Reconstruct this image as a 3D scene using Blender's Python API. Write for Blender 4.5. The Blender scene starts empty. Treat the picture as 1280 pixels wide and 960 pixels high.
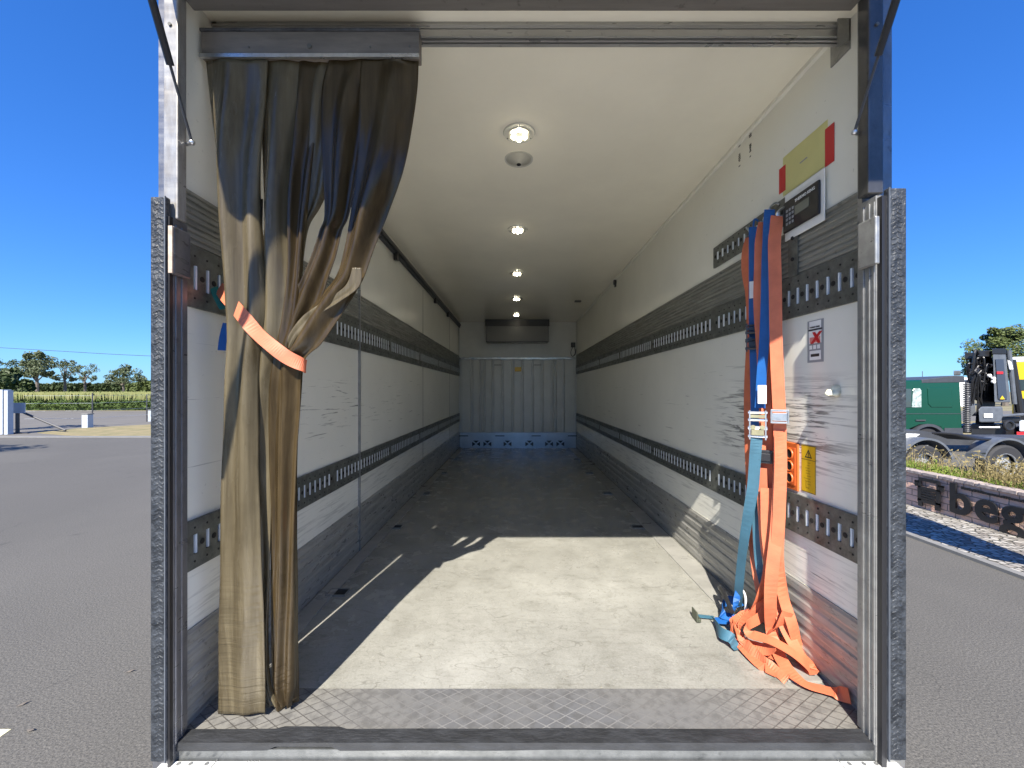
import bpy, bmesh, math, random
from mathutils import Vector, Matrix, noise as mnoise
R = math.radians
S = bpy.context.scene
C = S.collection
random.seed(4)

# ------------------------------------------------------------------ camera, light, exposure
CAMZ = 2.40            # camera height above the ground
FLR = CAMZ - 1.24      # cargo floor height
cd = bpy.data.cameras.new('camera'); cam = bpy.data.objects.new('camera', cd); C.objects.link(cam)
cam.location = (0, 0, CAMZ); cam.rotation_euler = (R(90), 0, 0)
cd.sensor_width = 36; cd.lens = 36 * 500 / 1280
cd.shift_x = -4 / 1280; cd.shift_y = 8 / 1280
cd.clip_start = 0.05; cd.clip_end = 3000
S.camera = cam
w = bpy.data.worlds.new('World'); S.world = w; w.use_nodes = True
wn = w.node_tree
sky = wn.nodes.new('ShaderNodeTexSky'); sky.sky_type = 'NISHITA'; sky.sun_disc = False
SUN = Vector((-0.2, -1.0, 1.0)).normalized()
sky.sun_elevation = math.asin(SUN.z); sky.sun_rotation = math.atan2(SUN.x, SUN.y)
sky.air_density = 1.0; sky.dust_density = 0.25; sky.ozone_density = 3.0
wn.nodes['Background'].inputs[1].default_value = 0.092
hs = wn.nodes.new('ShaderNodeHueSaturation'); hs.inputs['Saturation'].default_value = 1.25   # clear deep blue summer sky
ti = wn.nodes.new('ShaderNodeMix'); ti.data_type = 'RGBA'; ti.blend_type = 'MULTIPLY'; ti.inputs[0].default_value = 1
ti.inputs[7].default_value = (.46, .85, 1.52, 1)
gm = wn.nodes.new('ShaderNodeGamma'); gm.inputs[1].default_value = .78
wn.links.new(sky.outputs[0], hs.inputs['Color']); wn.links.new(hs.outputs[0], gm.inputs[0]); wn.links.new(gm.outputs[0], ti.inputs[6])
wn.links.new(ti.outputs[2], wn.nodes['Background'].inputs[0])
sl = bpy.data.lights.new('sun', 'SUN'); sl.energy = 5.0; sl.angle = R(0.53); sl.color = (1, .94, .84)
so = bpy.data.objects.new('sun', sl); C.objects.link(so)
so.rotation_euler = SUN.to_track_quat('Z', 'Y').to_euler()
S.view_settings.view_transform = 'Standard'; S.view_settings.look = 'None'
S.view_settings.gamma = 1; S.view_settings.exposure = 1.22
S.view_settings.use_curve_mapping = False
S.render.engine = 'CYCLES'
S.cycles.max_bounces = 12; S.cycles.diffuse_bounces = 8; S.cycles.glossy_bounces = 5
S.cycles.sample_clamp_indirect = 8

def P(px, py, d):      # a place seen at photo pixel px, py at depth d in metres
    return Vector(((px - 644) / 500 * d, d, CAMZ + (488 - py) / 500 * d))
XL, XR, DB, D0 = -1.215, 1.33, 8.67, 1.45
CEIL = CAMZ + 1.475
def RW(px, py, off=0.0):      # point of the right inner wall
    d = XR * 500 / (px - 644); return Vector((XR - off, d, CAMZ + (488 - py) / 500 * d))

# ------------------------------------------------------------------ materials
def mat(name, col=(.5, .5, .5), rough=.5, metal=0, var=0, vscale=6, stretch=(1, 1, 1), bump=0, bscale=40,
        col2=None, spec=.5, coat=0, emis=None, estr=0, detail=5, contrast=(.35, .65)):
    m = bpy.data.materials.new(name); m.use_nodes = True
    nt = m.node_tree; b = nt.nodes['Principled BSDF']
    b.inputs['Base Color'].default_value = (*col, 1); b.inputs['Roughness'].default_value = rough
    b.inputs['Metallic'].default_value = metal; b.inputs['Specular IOR Level'].default_value = spec
    b.inputs['Coat Weight'].default_value = coat; b.inputs['Coat Roughness'].default_value = .08
    if emis: b.inputs['Emission Color'].default_value = (*emis, 1); b.inputs['Emission Strength'].default_value = estr
    tc = nt.nodes.new('ShaderNodeTexCoord'); mp = nt.nodes.new('ShaderNodeMapping')
    mp.inputs['Scale'].default_value = stretch
    nt.links.new(tc.outputs['Object'], mp.inputs[0])
    if var or col2:
        n = nt.nodes.new('ShaderNodeTexNoise'); n.inputs['Scale'].default_value = vscale; n.inputs['Detail'].default_value = detail
        n.inputs['Roughness'].default_value = .65
        nt.links.new(mp.outputs[0], n.inputs[0])
        r = nt.nodes.new('ShaderNodeValToRGB')
        r.color_ramp.elements[0].position = contrast[0]; r.color_ramp.elements[1].position = contrast[1]
        c2 = col2 or tuple(max(0, c * (1 - var)) for c in col)
        c1 = col if col2 else tuple(min(1, c * (1 + var)) for c in col)
        r.color_ramp.elements[0].color = (*c2, 1); r.color_ramp.elements[1].color = (*c1, 1)
        nt.links.new(n.outputs[0], r.inputs[0]); nt.links.new(r.outputs[0], b.inputs['Base Color'])
        m['ramp'] = r.name
    if bump:
        n2 = nt.nodes.new('ShaderNodeTexNoise'); n2.inputs['Scale'].default_value = bscale; n2.inputs['Detail'].default_value = 4
        nt.links.new(mp.outputs[0], n2.inputs[0])
        bp = nt.nodes.new('ShaderNodeBump'); bp.inputs['Strength'].default_value = bump; bp.inputs['Distance'].default_value = .01
        nt.links.new(n2.outputs[0], bp.inputs['Height']); nt.links.new(bp.outputs[0], b.inputs['Normal'])
    return m
class NB:              # small node builder for the materials that need more
    def __init__(s, m): s.nt = m.node_tree; s.b = s.nt.nodes['Principled BSDF']
    def pos(s, scale=(1, 1, 1), loc=(0, 0, 0), rot=(0, 0, 0)):
        g = s.nt.nodes.new('ShaderNodeNewGeometry'); mp = s.nt.nodes.new('ShaderNodeMapping')
        mp.inputs['Scale'].default_value = scale; mp.inputs['Location'].default_value = loc; mp.inputs['Rotation'].default_value = rot
        s.nt.links.new(g.outputs['Position'], mp.inputs[0]); return mp.outputs[0]
    def noise(s, vec, scale=5, detail=4, rough=.6, dist=0):
        n = s.nt.nodes.new('ShaderNodeTexNoise'); n.inputs['Scale'].default_value = scale
        n.inputs['Detail'].default_value = detail; n.inputs['Roughness'].default_value = rough; n.inputs['Distortion'].default_value = dist
        s.nt.links.new(vec, n.inputs[0]); return n.outputs[0]
    def ramp(s, fac, a, b_, ca=(0, 0, 0), cb=(1, 1, 1)):
        r = s.nt.nodes.new('ShaderNodeValToRGB'); e = r.color_ramp.elements
        e[0].position = a; e[1].position = b_; e[0].color = (*ca, 1); e[1].color = (*cb, 1)
        s.nt.links.new(fac, r.inputs[0]); return r.outputs[0]
    def math(s, op, a, b_=None, c=None):
        n = s.nt.nodes.new('ShaderNodeMath'); n.operation = op
        for i, v in enumerate((a, b_, c)):
            if v is None: continue
            if isinstance(v, (int, float)): n.inputs[i].default_value = v
            else: s.nt.links.new(v, n.inputs[i])
        return n.outputs[0]
    def sep(s, vec):
        n = s.nt.nodes.new('ShaderNodeSeparateXYZ'); s.nt.links.new(vec, n.inputs[0]); return n.outputs
    def mix(s, fac, a, b_, mode='MIX'):
        n = s.nt.nodes.new('ShaderNodeMix'); n.data_type = 'RGBA'; n.blend_type = mode
        for k, v in ((0, fac), (6, a), (7, b_)):
            if isinstance(v, (int, float)): n.inputs[k].default_value = v
            elif isinstance(v, tuple): n.inputs[k].default_value = (*v, 1)
            else: s.nt.links.new(v, n.inputs[k])
        return n.outputs[2]
    def band(s, v, lo, hi, soft):     # 1 between lo and hi
        return s.math('MULTIPLY', s.mr(v, lo - soft, lo + soft), s.mr(v, hi + soft, hi - soft))
    def mr(s, v, a, b_):
        n = s.nt.nodes.new('ShaderNodeMapRange'); n.inputs[1].default_value = a; n.inputs[2].default_value = b_
        s.nt.links.new(v, n.inputs[0]); return n.outputs[0]
    def col(s, c): s.nt.links.new(c, s.b.inputs['Base Color'])
    def rough(s, c): s.nt.links.new(c, s.b.inputs['Roughness'])
    def bump(s, h, st=.3, d=.01):
        n = s.nt.nodes.new('ShaderNodeBump'); n.inputs['Strength'].default_value = st; n.inputs['Distance'].default_value = d
        s.nt.links.new(h, n.inputs['Height']); s.nt.links.new(n.outputs[0], s.b.inputs['Normal'])

def wall_mat(name, base, scuffs):
    m = mat(name, base, .24); n = NB(m)
    soft = n.ramp(n.noise(n.pos((1, 1, 1)), 1.3, 5), .3, .75, tuple(c * .9 for c in base), base)
    # fine horizontal scratches
    sc = n.ramp(n.noise(n.pos((1, 1.6, 42), (0, 3, 1)), 1.7, 3, .55, .5), .655, .70)
    patch = n.ramp(n.noise(n.pos((1, .8, 1.8), (4, 2, 7)), 1.3, 3), .42, .62)
    p = n.sep(n.pos())
    zone = n.band(p[2], 1.95, 2.55, .15)
    f = n.math('MULTIPLY', n.math('MULTIPLY', sc, patch), zone)
    low = n.math('MULTIPLY', n.ramp(n.noise(n.pos((1, 3, 60), (9, 3, 1)), 1.2, 4, .6, .3), .52, .66), n.band(p[2], 1.52, 1.72, .04))
    f = n.math('MAXIMUM', f, n.math('MULTIPLY', low, .35))
    for (y0, y1, z0, z1, th) in scuffs:
        s2 = n.ramp(n.noise(n.pos((1, 1.9, 30), (2, y0 * 3.3, 4)), 2.0, 5, .62, .7), th, th + .09)
        zz = n.math('MULTIPLY', n.band(p[1], y0, y1, .14), n.band(p[2], z0, z1, .07))
        f = n.math('MAXIMUM', f, n.math('MULTIPLY', s2, zz))
    dirt = n.math('MULTIPLY', n.ramp(n.noise(n.pos((1, 1, 1), (1, 1, 5)), 55, 2), .70, .76), .5)
    f = n.math('MAXIMUM', f, n.math('MULTIPLY', dirt, patch))
    n.col(n.mix(n.math('MULTIPLY', f, .8), soft, (.07, .068, .06)))
    n.bump(n.noise(n.pos(), 2.2, 2), .05, .02)
    return m
WALLC = (.84, .825, .735)
m_wall = wall_mat('white wall panel', WALLC, [(1.62, 2.55, 2.05, 2.42, .50), (1.6, 2.1, 1.5, 1.66, .56)])
m_wall_l = wall_mat('white wall panel with scuffs', WALLC, [(2.2, 4.1, 2.16, 2.45, .60)])
m_ceil = mat('ceiling gelcoat', (.84, .80, .67), .13, spec=.5, var=.035, vscale=1.5)
n = NB(m_ceil); n.bump(n.noise(n.pos((1, .25, 1)), 5, 3), .035, .01)
m_back = mat('white bulkhead', (.60, .60, .56), .3, var=.05, vscale=3)
m_groove = mat('dark groove', (.10, .10, .09), .6)

def streak_metal(name, c1, c2, rough=.45, metal=.6, sy=(1, 1.2, 26)):
    m = mat(name, c1, rough, metal); n = NB(m)
    a = n.ramp(n.noise(n.pos(sy), 2.2, 6, .7), .32, .72, c2, c1)
    spots = n.ramp(n.noise(n.pos((1, 1, 1)), 30, 3), .62, .72)
    n.col(n.mix(n.math('MULTIPLY', spots, .45), a, tuple(c * .4 for c in c2)))
    n.rough(n.ramp(n.noise(n.pos((1, 2, 8)), 4, 3), .3, .7, (rough - .12,) * 3, (rough + .15,) * 3))
    return m
m_rib = streak_metal('ribbed aluminium', (.36, .36, .32), (.17, .17, .15), .5, .35)
m_kick = streak_metal('scuffed aluminium kick strip', (.44, .43, .395), (.25, .245, .22), .34, .2, (1, 1.5, 14))
m_track = streak_metal('dark load track steel', (.21, .22, .20), (.085, .09, .08), .42, .45, (1, 9, 9))
m_slot = mat('slot steel with painted sheen', (.78, .84, .90), .4, .15)  # light caught by the slot steel is put into this pale bluish colour
m_hole = mat('hole black', (.012, .012, .012), .8)
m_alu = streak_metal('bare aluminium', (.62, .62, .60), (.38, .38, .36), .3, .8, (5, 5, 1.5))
m_alu_dk = streak_metal('aluminium with painted shade', (.25, .255, .27), (.12, .12, .13), .35, .6, (5, 5, 1.5))  # darker copy of the aluminium, shade put into its colour
m_galv = streak_metal('galvanised steel', (.48, .48, .46), (.30, .30, .29), .45, .55, (6, 6, 6))
m_galv_edge = mat('rusty edge of plate', (.45, .36, .28), .6, .3, var=.3, vscale=30)
m_alu_h = streak_metal('aluminium rail', (.52, .52, .50), (.40, .40, .385), .35, .6, (.5, 9, 9))
m_header = streak_metal('grey header beam', (.20, .19, .175), (.13, .12, .11), .5, .3, (.6, 8, 8))
m_blackp = mat('black plastic', (.02, .02, .022), .35)
m_rubber = mat('weathered rubber', (.035, .042, .052), .5, 0, col2=(.12, .135, .155), vscale=26, bump=.9, bscale=55)
m_lip = mat('rubber sill lip', (.10, .105, .115), .55, 0, col2=(.045, .047, .05), vscale=9, stretch=(1, 3, 3), bump=.4, bscale=25)
m_sill = streak_metal('sill metal', (.30, .31, .31), (.17, .18, .18), .45, .5, (7, 7, 7))
m_white = mat('white painted steel', (.80, .80, .77), .35, var=.04, vscale=12)
m_plate_alu = mat('worn tail lift deck', (.70, .70, .68), .5, .15, var=.12, vscale=7)

# cargo floor
m_floor = mat('cargo floor coating', (.5, .5, .45), .5); n = NB(m_floor)
big = n.ramp(n.noise(n.pos((1, .8, 1)), 2.2, 7, .68), .3, .72, (.36, .355, .315), (.66, .655, .60))
blot = n.ramp(n.noise(n.pos((1, 1.6, 1), (5, 2, 0)), 5.5, 6, .75, .6), .54, .74)
fine = n.ramp(n.noise(n.pos((1, 1, 1)), 120, 2), .35, .7)
scr = n.ramp(n.noise(n.pos((5, 40, 1), (1, 5, 2)), 1.6, 5, .6, .4), .60, .68)
c = n.mix(n.math('MULTIPLY', blot, .6), big, (.23, .225, .18))
c = n.mix(n.math('MULTIPLY', scr, .35), c, (.2, .2, .17))
c = n.mix(n.math('MULTIPLY', fine, .22), c, (.78, .78, .74))
pit = n.ramp(n.noise(n.pos((1, 1, 1), (2, 8, 1)), 48, 4, .75), .56, .66)
c = n.mix(n.math('MULTIPLY', pit, .38), c, (.26, .25, .21))
smd = n.math('MULTIPLY', n.ramp(n.noise(n.pos((1.2, 7, 1), (3, 1, 2)), 2.4, 6, .7, .6), .56, .66), n.ramp(n.noise(n.pos((1, 1, 1), (9, 1, 2)), 1.1, 3), .45, .6))
c = n.mix(n.math('MULTIPLY', smd, .45), c, (.22, .21, .17))
mk = n.math('LESS_THAN', n.math('ABSOLUTE', n.math('SUBTRACT', n.noise(n.pos((1, 2.5, 1), (5, 5, 5)), 3.2, 2, .5, .8), .5)), .0035)
c = n.mix(n.math('MULTIPLY', mk, .4), c, (.2, .19, .16)); n.col(c)
n.rough(n.ramp(n.noise(n.pos(), 6, 4), .3, .7, (.33,) * 3, (.6,) * 3))
n.bump(n.noise(n.pos(), 90, 4), .25, .004)
# threshold: anti-slip plate with a diamond pattern
m_thr = mat('anti slip plate', (.3, .3, .3), .5); n = NB(m_thr)
p = n.sep(n.pos())
def lines(a, b_, w_):
    u = n.math('ADD', n.math('MULTIPLY', p[0], a), n.math('MULTIPLY', p[1], b_))
    return n.math('LESS_THAN', n.math('ABSOLUTE', n.math('SUBTRACT', n.math('FRACT', u), .5)), w_)
ln = n.math('MAXIMUM', lines(13, 21, .045), lines(13, -21, .045))
worn = n.ramp(n.noise(n.pos((1, 2, 1)), 1.6, 5), .38, .62)
midm = n.math('MULTIPLY', n.band(p[0], -.55, .75, .3), 1)
midm = n.math('MULTIPLY', midm, n.math('ADD', n.math('MULTIPLY', worn, .5), .5))
basec = n.mix(midm, (.44, .425, .39), (.25, .255, .27))
basec = n.mix(n.math('MULTIPLY', n.ramp(n.noise(n.pos((1, 1, 1)), 26, 4), .45, .62), .5), basec, (.17, .165, .16))
lc = n.mix(midm, (.12, .11, .10), (.52, .51, .50))
n.col(n.mix(n.math('MULTIPLY', ln, .8), basec, lc)); n.bump(ln, .5, .003)

# strip curtain
def pvc(name, c1, c2):
    m = mat(name, c1, .45, spec=.4); n = NB(m)
    st = n.ramp(n.noise(n.pos((20, 20, .8)), 1.6, 6, .7, .4), .36, .64, c2, c1)
    bl = n.ramp(n.noise(n.pos((2, 2, 1.3)), 3, 5, .7), .5, .75)
    n.col(n.mix(n.math('MULTIPLY', bl, .5), st, tuple(x * .5 for x in c2)))
    n.rough(n.ramp(n.noise(n.pos((6, 6, 1)), 3, 4), .3, .7, (.3,) * 3, (.6,) * 3))
    p = n.sep(n.pos())
    lowz = n.mr(p[2], 1.9, 1.5)
    h = n.math('ADD', n.math('MULTIPLY', n.noise(n.pos((1.2, 1, 26)), 2.2, 3), lowz), n.math('MULTIPLY', n.noise(n.pos((9, 9, 1)), 2, 3), .35))
    n.bump(h, .5, .012)
    tr = n.nt.nodes.new('ShaderNodeBsdfTranslucent'); tr.inputs[0].default_value = (.42, .32, .14, 1)
    mx = n.nt.nodes.new('ShaderNodeMixShader'); mx.inputs[0].default_value = .2
    out = n.nt.nodes['Material Output']
    n.nt.links.new(n.b.outputs[0], mx.inputs[1]); n.nt.links.new(tr.outputs[0], mx.inputs[2]); n.nt.links.new(mx.outputs[0], out.inputs[0])
    return m
m_pvc = pvc('grimy clear vinyl', (.26, .225, .15), (.13, .108, .068))
m_pvc2 = pvc('brown vinyl', (.17, .13, .075), (.075, .055, .03))
# straps
def webbing(name, c, rough=.6):
    m = mat(name, c, rough); n = NB(m)
    n.col(n.mix(n.math('MULTIPLY', n.ramp(n.noise(n.pos(), 14, 5), .4, .7), .5), c, tuple(x * .6 for x in c)))
    n.bump(n.noise(n.pos((30, 30, 260)), 1.5, 2), .35, .002); return m
m_orange = webbing('orange webbing', (.78, .205, .095))
m_blue = webbing('blue webbing', (.012, .13, .45))
m_teal = webbing('faded blue webbing', (.085, .25, .36))
m_wlabel = mat('white label', (.82, .82, .8), .5)
m_zinc = mat('zinc plated steel', (.62, .63, .64), .28, .85, var=.15, vscale=30)
m_zincy = mat('yellow zinc steel', (.55, .48, .28), .35, .8, var=.15, vscale=30)
m_red = mat('red tape', (.55, .02, .025), .35)
m_yel = mat('pale yellow film', (.62, .58, .24), .3, var=.04, vscale=4)
m_warn = mat('yellow sticker', (.86, .55, .02), .35, var=.05, vscale=8)
m_ink = mat('black ink', (.02, .02, .02), .5)
m_lgrey = mat('light grey print', (.30, .31, .32), .5)
m_socket = mat('orange plastic', (.82, .19, .045), .35)
m_lcd = mat('lcd glass', (.16, .17, .14), .2)
m_led = mat('lit led', (1, 1, 1), .3, emis=(1, .90, .66), estr=19)
m_bezel = mat('lamp bezel', (.55, .54, .48), .25, var=.05)
m_lens = mat('lamp lens', (.40, .39, .34), .3)

# outdoors
m_asph = mat('asphalt', (.16, .16, .157), .85); n = NB(m_asph)
a = n.ramp(n.noise(n.pos(), .35, 6, .7), .3, .7, (.195, .192, .183), (.265, .26, .247))
g = n.ramp(n.noise(n.pos(), 60, 4, .85), .38, .64, (.05, .05, .048), (.50, .49, .47))
c = n.mix(.55, a, g)
patch_ = n.ramp(n.noise(n.pos((1, .5, 1), (3, 1, 0)), .16, 4, .6, .5), .44, .56)
c = n.mix(n.math('MULTIPLY', patch_, .22), c, (.13, .128, .12))
cr = n.nt.nodes.new('ShaderNodeTexVoronoi'); cr.feature = 'DISTANCE_TO_EDGE'; cr.inputs['Scale'].default_value = .28
wv = n.nt.nodes.new('ShaderNodeVectorMath'); wv.operation = 'ADD'; nz = n.nt.nodes.new('ShaderNodeTexNoise'); nz.inputs['Scale'].default_value = 1.4; nz.inputs['Detail'].default_value = 5
ps = n.pos(); n.nt.links.new(ps, nz.inputs[0]); n.nt.links.new(ps, wv.inputs[0]); n.nt.links.new(nz.outputs['Color'], wv.inputs[1]); n.nt.links.new(wv.outputs[0], cr.inputs[0])
crk = n.math('MULTIPLY', n.math('LESS_THAN', cr.outputs['Distance'], .0022), n.ramp(n.noise(n.pos(), .5, 2), .5, .56))
c = n.mix(n.math('MULTIPLY', crk, .3), c, (.06, .06, .058))
spot = n.ramp(n.noise(n.pos((1, 1, 1), (7, 7, 0)), 2.3, 3, .5), .70, .74)
c = n.mix(n.math('MULTIPLY', spot, .35), c, (.08, .08, .078))
n.col(c); n.bump(n.noise(n.pos(), 75, 4), .9, .008)
m_road = mat('old road asphalt', (.25, .24, .225), .9, var=.1, vscale=.6)
m_field = mat('field soil', (.17, .15, .08), .95, var=.25, vscale=.3)
m_dry = mat('dry grass ground', (.42, .33, .17), .95, col2=(.24, .22, .09), vscale=1.3, bump=.6, bscale=12)
m_kerb = mat('pale concrete', (.42, .41, .38), .85, var=.12, vscale=5)
m_cob = mat('cobbles', (.4, .38, .34), .85); n = NB(m_cob)
v = n.nt.nodes.new('ShaderNodeTexVoronoi'); v.inputs['Scale'].default_value = 9.5; v.inputs['Randomness'].default_value = .75
n.nt.links.new(n.pos(), v.inputs[0])
ve = n.nt.nodes.new('ShaderNodeTexVoronoi'); ve.feature = 'DISTANCE_TO_EDGE'; ve.inputs['Scale'].default_value = 9.5; ve.inputs['Randomness'].default_value = .75
n.nt.links.new(n.pos(), ve.inputs[0])
sp = n.sep(v.outputs['Color'])
cc = n.ramp(sp[0], .1, .9, (.26, .23, .20), (.56, .53, .47))
e = n.ramp(ve.outputs['Distance'], .03, .12)
n.col(n.mix(e, (.10, .095, .07), cc)); n.bump(e, .8, .02)
m_brick = mat('split pink block', (.36, .25, .21), .9); n = NB(m_brick)
bt = n.nt.nodes.new('ShaderNodeTexBrick'); bt.inputs['Scale'].default_value = 1
bt.inputs['Brick Width'].default_value = .27; bt.inputs['Row Height'].default_value = .125; bt.inputs['Mortar Size'].default_value = .009
bt.inputs['Color1'].default_value = (.40, .26, .21, 1); bt.inputs['Color2'].default_value = (.29, .20, .17, 1); bt.inputs['Mortar'].default_value = (.05, .04, .035, 1)
q = n.sep(n.pos()); cb = n.nt.nodes.new('ShaderNodeCombineXYZ'); n.nt.links.new(q[1], cb.inputs[0]); n.nt.links.new(q[2], cb.inputs[1])
n.nt.links.new(cb.outputs[0], bt.inputs[0])
n.col(n.mix(n.math('MULTIPLY', n.noise(n.pos(), 22, 5), .6), bt.outputs[0], (.42, .32, .27)))
hh = n.math('SUBTRACT', n.math('MULTIPLY', n.noise(n.pos(), 16, 5), .7), bt.outputs['Fac'])
n.bump(hh, .9, .03)
m_cop = mat('coping stone', (.30, .25, .22), .9, var=.25, vscale=9, bump=.6, bscale=20)
m_letter = mat('black letter', (.012, .012, .013), .35)
m_green = mat('dark green lacquer', (.003, .06, .036), .2, coat=.3)
m_dkgrey = mat('dark grey plastic', (.045, .048, .055), .5, var=.1)
m_grey = mat('grey painted steel', (.19, .21, .24), .4, var=.15, vscale=6)
m_glass = mat('cab glass', (.04, .06, .065), .05, spec=.9)
m_tyre = mat('tyre', (.025, .025, .027), .8)
m_rim = mat('rim', (.45, .46, .46), .4, .5)
m_yelp = mat('yellow lacquer', (.75, .48, .02), .3)
m_hiv = mat('hose black', (.015, .015, .016), .4)
m_bark = mat('bark', (.13, .11, .09), .9, var=.3, vscale=8)
def leafm(name, c, c2):
    m = mat(name, c, .6, spec=.3); n = NB(m)
    n.col(n.ramp(n.noise(n.pos(), .9, 5, .75), .3, .7, c2, c)); return m
m_leaf = leafm('tree foliage', (.15, .19, .05), (.06, .085, .025))
m_leafd = leafm('dark foliage', (.085, .115, .035), (.04, .06, .02))
m_leafg = leafm('grey green foliage', (.15, .18, .08), (.07, .09, .045))
m_corn = leafm('maize leaves', (.15, .22, .05), (.05, .085, .02))
m_corntop = leafm('maize tassels', (.38, .36, .15), (.18, .22, .07))
m_weed = leafm('fresh weeds', (.30, .38, .06), (.13, .20, .03))
m_straw = leafm('dry straw', (.46, .37, .17), (.22, .18, .07))
m_wire = mat('wire', (.05, .05, .055), .5)
m_pale = mat('pale painted metal', (.55, .60, .66), .45, var=.05)

m_bpl = mat('bare bluish aluminium plate', (.44, .48, .54), .3, .45, var=.12, vscale=4)
m_postl = streak_metal('worn silver post', (.58, .58, .56), (.36, .33, .29), .5, .4, (14, 14, 3))
m_postr = streak_metal('post with painted dark reflection', (.30, .31, .33), (.14, .14, .15), .3, .5, (3, 3, 2))  # dark sky reflection put into the colour of this post
def tone(m, k):            # set a finished material's own colours k times lighter or darker
    if isinstance(k, (int, float)): k = (k, k, k)
    def sc(c): return [c[0] * k[0], c[1] * k[1], c[2] * k[2], 1]
    for nd in m.node_tree.nodes:
        if nd.type == 'VALTORGB':
            cs = [tuple(e.color)[:3] for e in nd.color_ramp.elements]
            if cs == [(0, 0, 0), (1, 1, 1)]: continue
            for e in nd.color_ramp.elements: e.color = sc(e.color)
        elif nd.type == 'MIX':
            for i in (6, 7):
                if not nd.inputs[i].is_linked: nd.inputs[i].default_value = sc(nd.inputs[i].default_value)
        elif nd.type == 'TEX_BRICK':
            for i in ('Color1', 'Color2', 'Mortar'): nd.inputs[i].default_value = sc(nd.inputs[i].default_value)
        elif nd.type == 'BSDF_PRINCIPLED': nd.inputs['Base Color'].default_value = sc(nd.inputs['Base Color'].default_value)
for m_, k_ in ((m_floor, (.535, .53, .515)), (m_thr, (.44, .44, .435)), (m_lip, .27), (m_sill, .6), (m_rubber, .36), (m_galv, .8), (m_postr, (.42, .40, .36)), (m_postl, .70), (m_bpl, .8), (m_asph, (.405, .385, .345)), (m_road, (.50, .48, .44)), (m_pvc, (.56, .535, .485)), (m_pvc2, (.45, .415, .35)),
               (m_cob, .68), (m_brick, (1.85, 1.72, 1.55)), (m_cop, 1.1), (m_kerb, .42), (m_dry, .64), (m_leaf, .76), (m_leafd, .76), (m_leafg, .76), (m_corn, .7), (m_corntop, .68),
               (m_weed, .75), (m_straw, .72), (m_pale, .75), (m_green, .8), (m_grey, .5), (m_orange, .76), (m_teal, .52), (m_blue, .8), (m_socket, .75), (m_warn, .8)):
    tone(m_, k_)

# ------------------------------------------------------------------ helpers
ORG = {}
def link(o): C.objects.link(o); return o
def thing(name, label, cat, loc=(0, 0, 0), group=None):
    o = link(bpy.data.objects.new(name, None)); o.location = loc; o.empty_display_size = .2
    o['label'] = label; o['category'] = cat
    if group: o['group'] = group
    ORG[o.name] = Vector(loc); return o
def tag(o, label=None, cat=None, group=None, kind=None):
    for k, v_ in (('label', label), ('category', cat), ('group', group), ('kind', kind)):
        if v_: o[k] = v_
    return o
def obj(name, bm, m, parent=None, smooth=False, bevel=0):
    me = bpy.data.meshes.new(name)
    bmesh.ops.recalc_face_normals(bm, faces=bm.faces)
    if smooth:
        for f in bm.faces: f.smooth = True
    if parent is not None: org = ORG[parent.name]
    else:
        zs = [v.co for v in bm.verts]
        org = Vector(((min(v.x for v in zs) + max(v.x for v in zs)) / 2, (min(v.y for v in zs) + max(v.y for v in zs)) / 2, min(v.z for v in zs)))
    bmesh.ops.translate(bm, verts=bm.verts, vec=-org)
    bm.to_mesh(me); bm.free()
    for mm in (m if isinstance(m, (list, tuple)) else [m]): me.materials.append(mm)
    o = link(bpy.data.objects.new(name, me))
    if parent is None: o.location = org
    else: o.parent = parent
    ORG[o.name] = org
    if bevel:
        b = o.modifiers.new('b', 'BEVEL'); b.width = bevel; b.segments = 2; b.limit_method = 'ANGLE'
    return o
def BM(): return bmesh.new()
def box(bm, x0, x1, y0, y1, z0, z1, mi=0, M=None):
    v = [bm.verts.new((x, y, z)) for x in (x0, x1) for y in (y0, y1) for z in (z0, z1)]
    if M is not None:
        for q in v: q.co = M @ q.co
    for f in ((0, 1, 3, 2), (4, 6, 7, 5), (0, 4, 5, 1), (2, 3, 7, 6), (0, 2, 6, 4), (1, 5, 7, 3)):
        bm.faces.new([v[i] for i in f]).material_index = mi
    return bm
def bx(*a, **k): return box(BM(), *a, **k)
def poly(bm, pts, mi=0):
    f = bm.faces.new([bm.verts.new(p) for p in pts]); f.material_index = mi; return f
def prism(bm, pts, ext, mi=0):     # planar outline pushed along ext
    a = [bm.verts.new(p) for p in pts]; b = [bm.verts.new(Vector(p) + Vector(ext)) for p in pts]
    n_ = len(pts)
    bm.faces.new(a).material_index = mi; bm.faces.new(b[::-1]).material_index = mi
    for i in range(n_): bm.faces.new((a[i], b[i], b[(i + 1) % n_], a[(i + 1) % n_])).material_index = mi
    return bm
def frame_of(d):
    d = d.normalized(); u = d.orthogonal().normalized(); return u, d.cross(u)
def tube(bm, pts, r, seg=8, mi=0, cap=True):
    pts = [Vector(p) for p in pts]; rings = []
    u, v = frame_of(pts[1] - pts[0])
    for i, p in enumerate(pts):
        d = (pts[min(i + 1, len(pts) - 1)] - pts[max(i - 1, 0)]).normalized()
        u = (u - d * u.dot(d)).normalized(); v = d.cross(u)
        rr = r[i] if isinstance(r, (list, tuple)) else r
        rings.append([bm.verts.new(p + u * math.cos(2 * math.pi * k / seg) * rr + v * math.sin(2 * math.pi * k / seg) * rr) for k in range(seg)])
    for a, b in zip(rings, rings[1:]):
        for k in range(seg): bm.faces.new((a[k], a[(k + 1) % seg], b[(k + 1) % seg], b[k])).material_index = mi
    if cap: bm.faces.new(rings[0][::-1]).material_index = mi; bm.faces.new(rings[-1]).material_index = mi
    return bm
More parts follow.
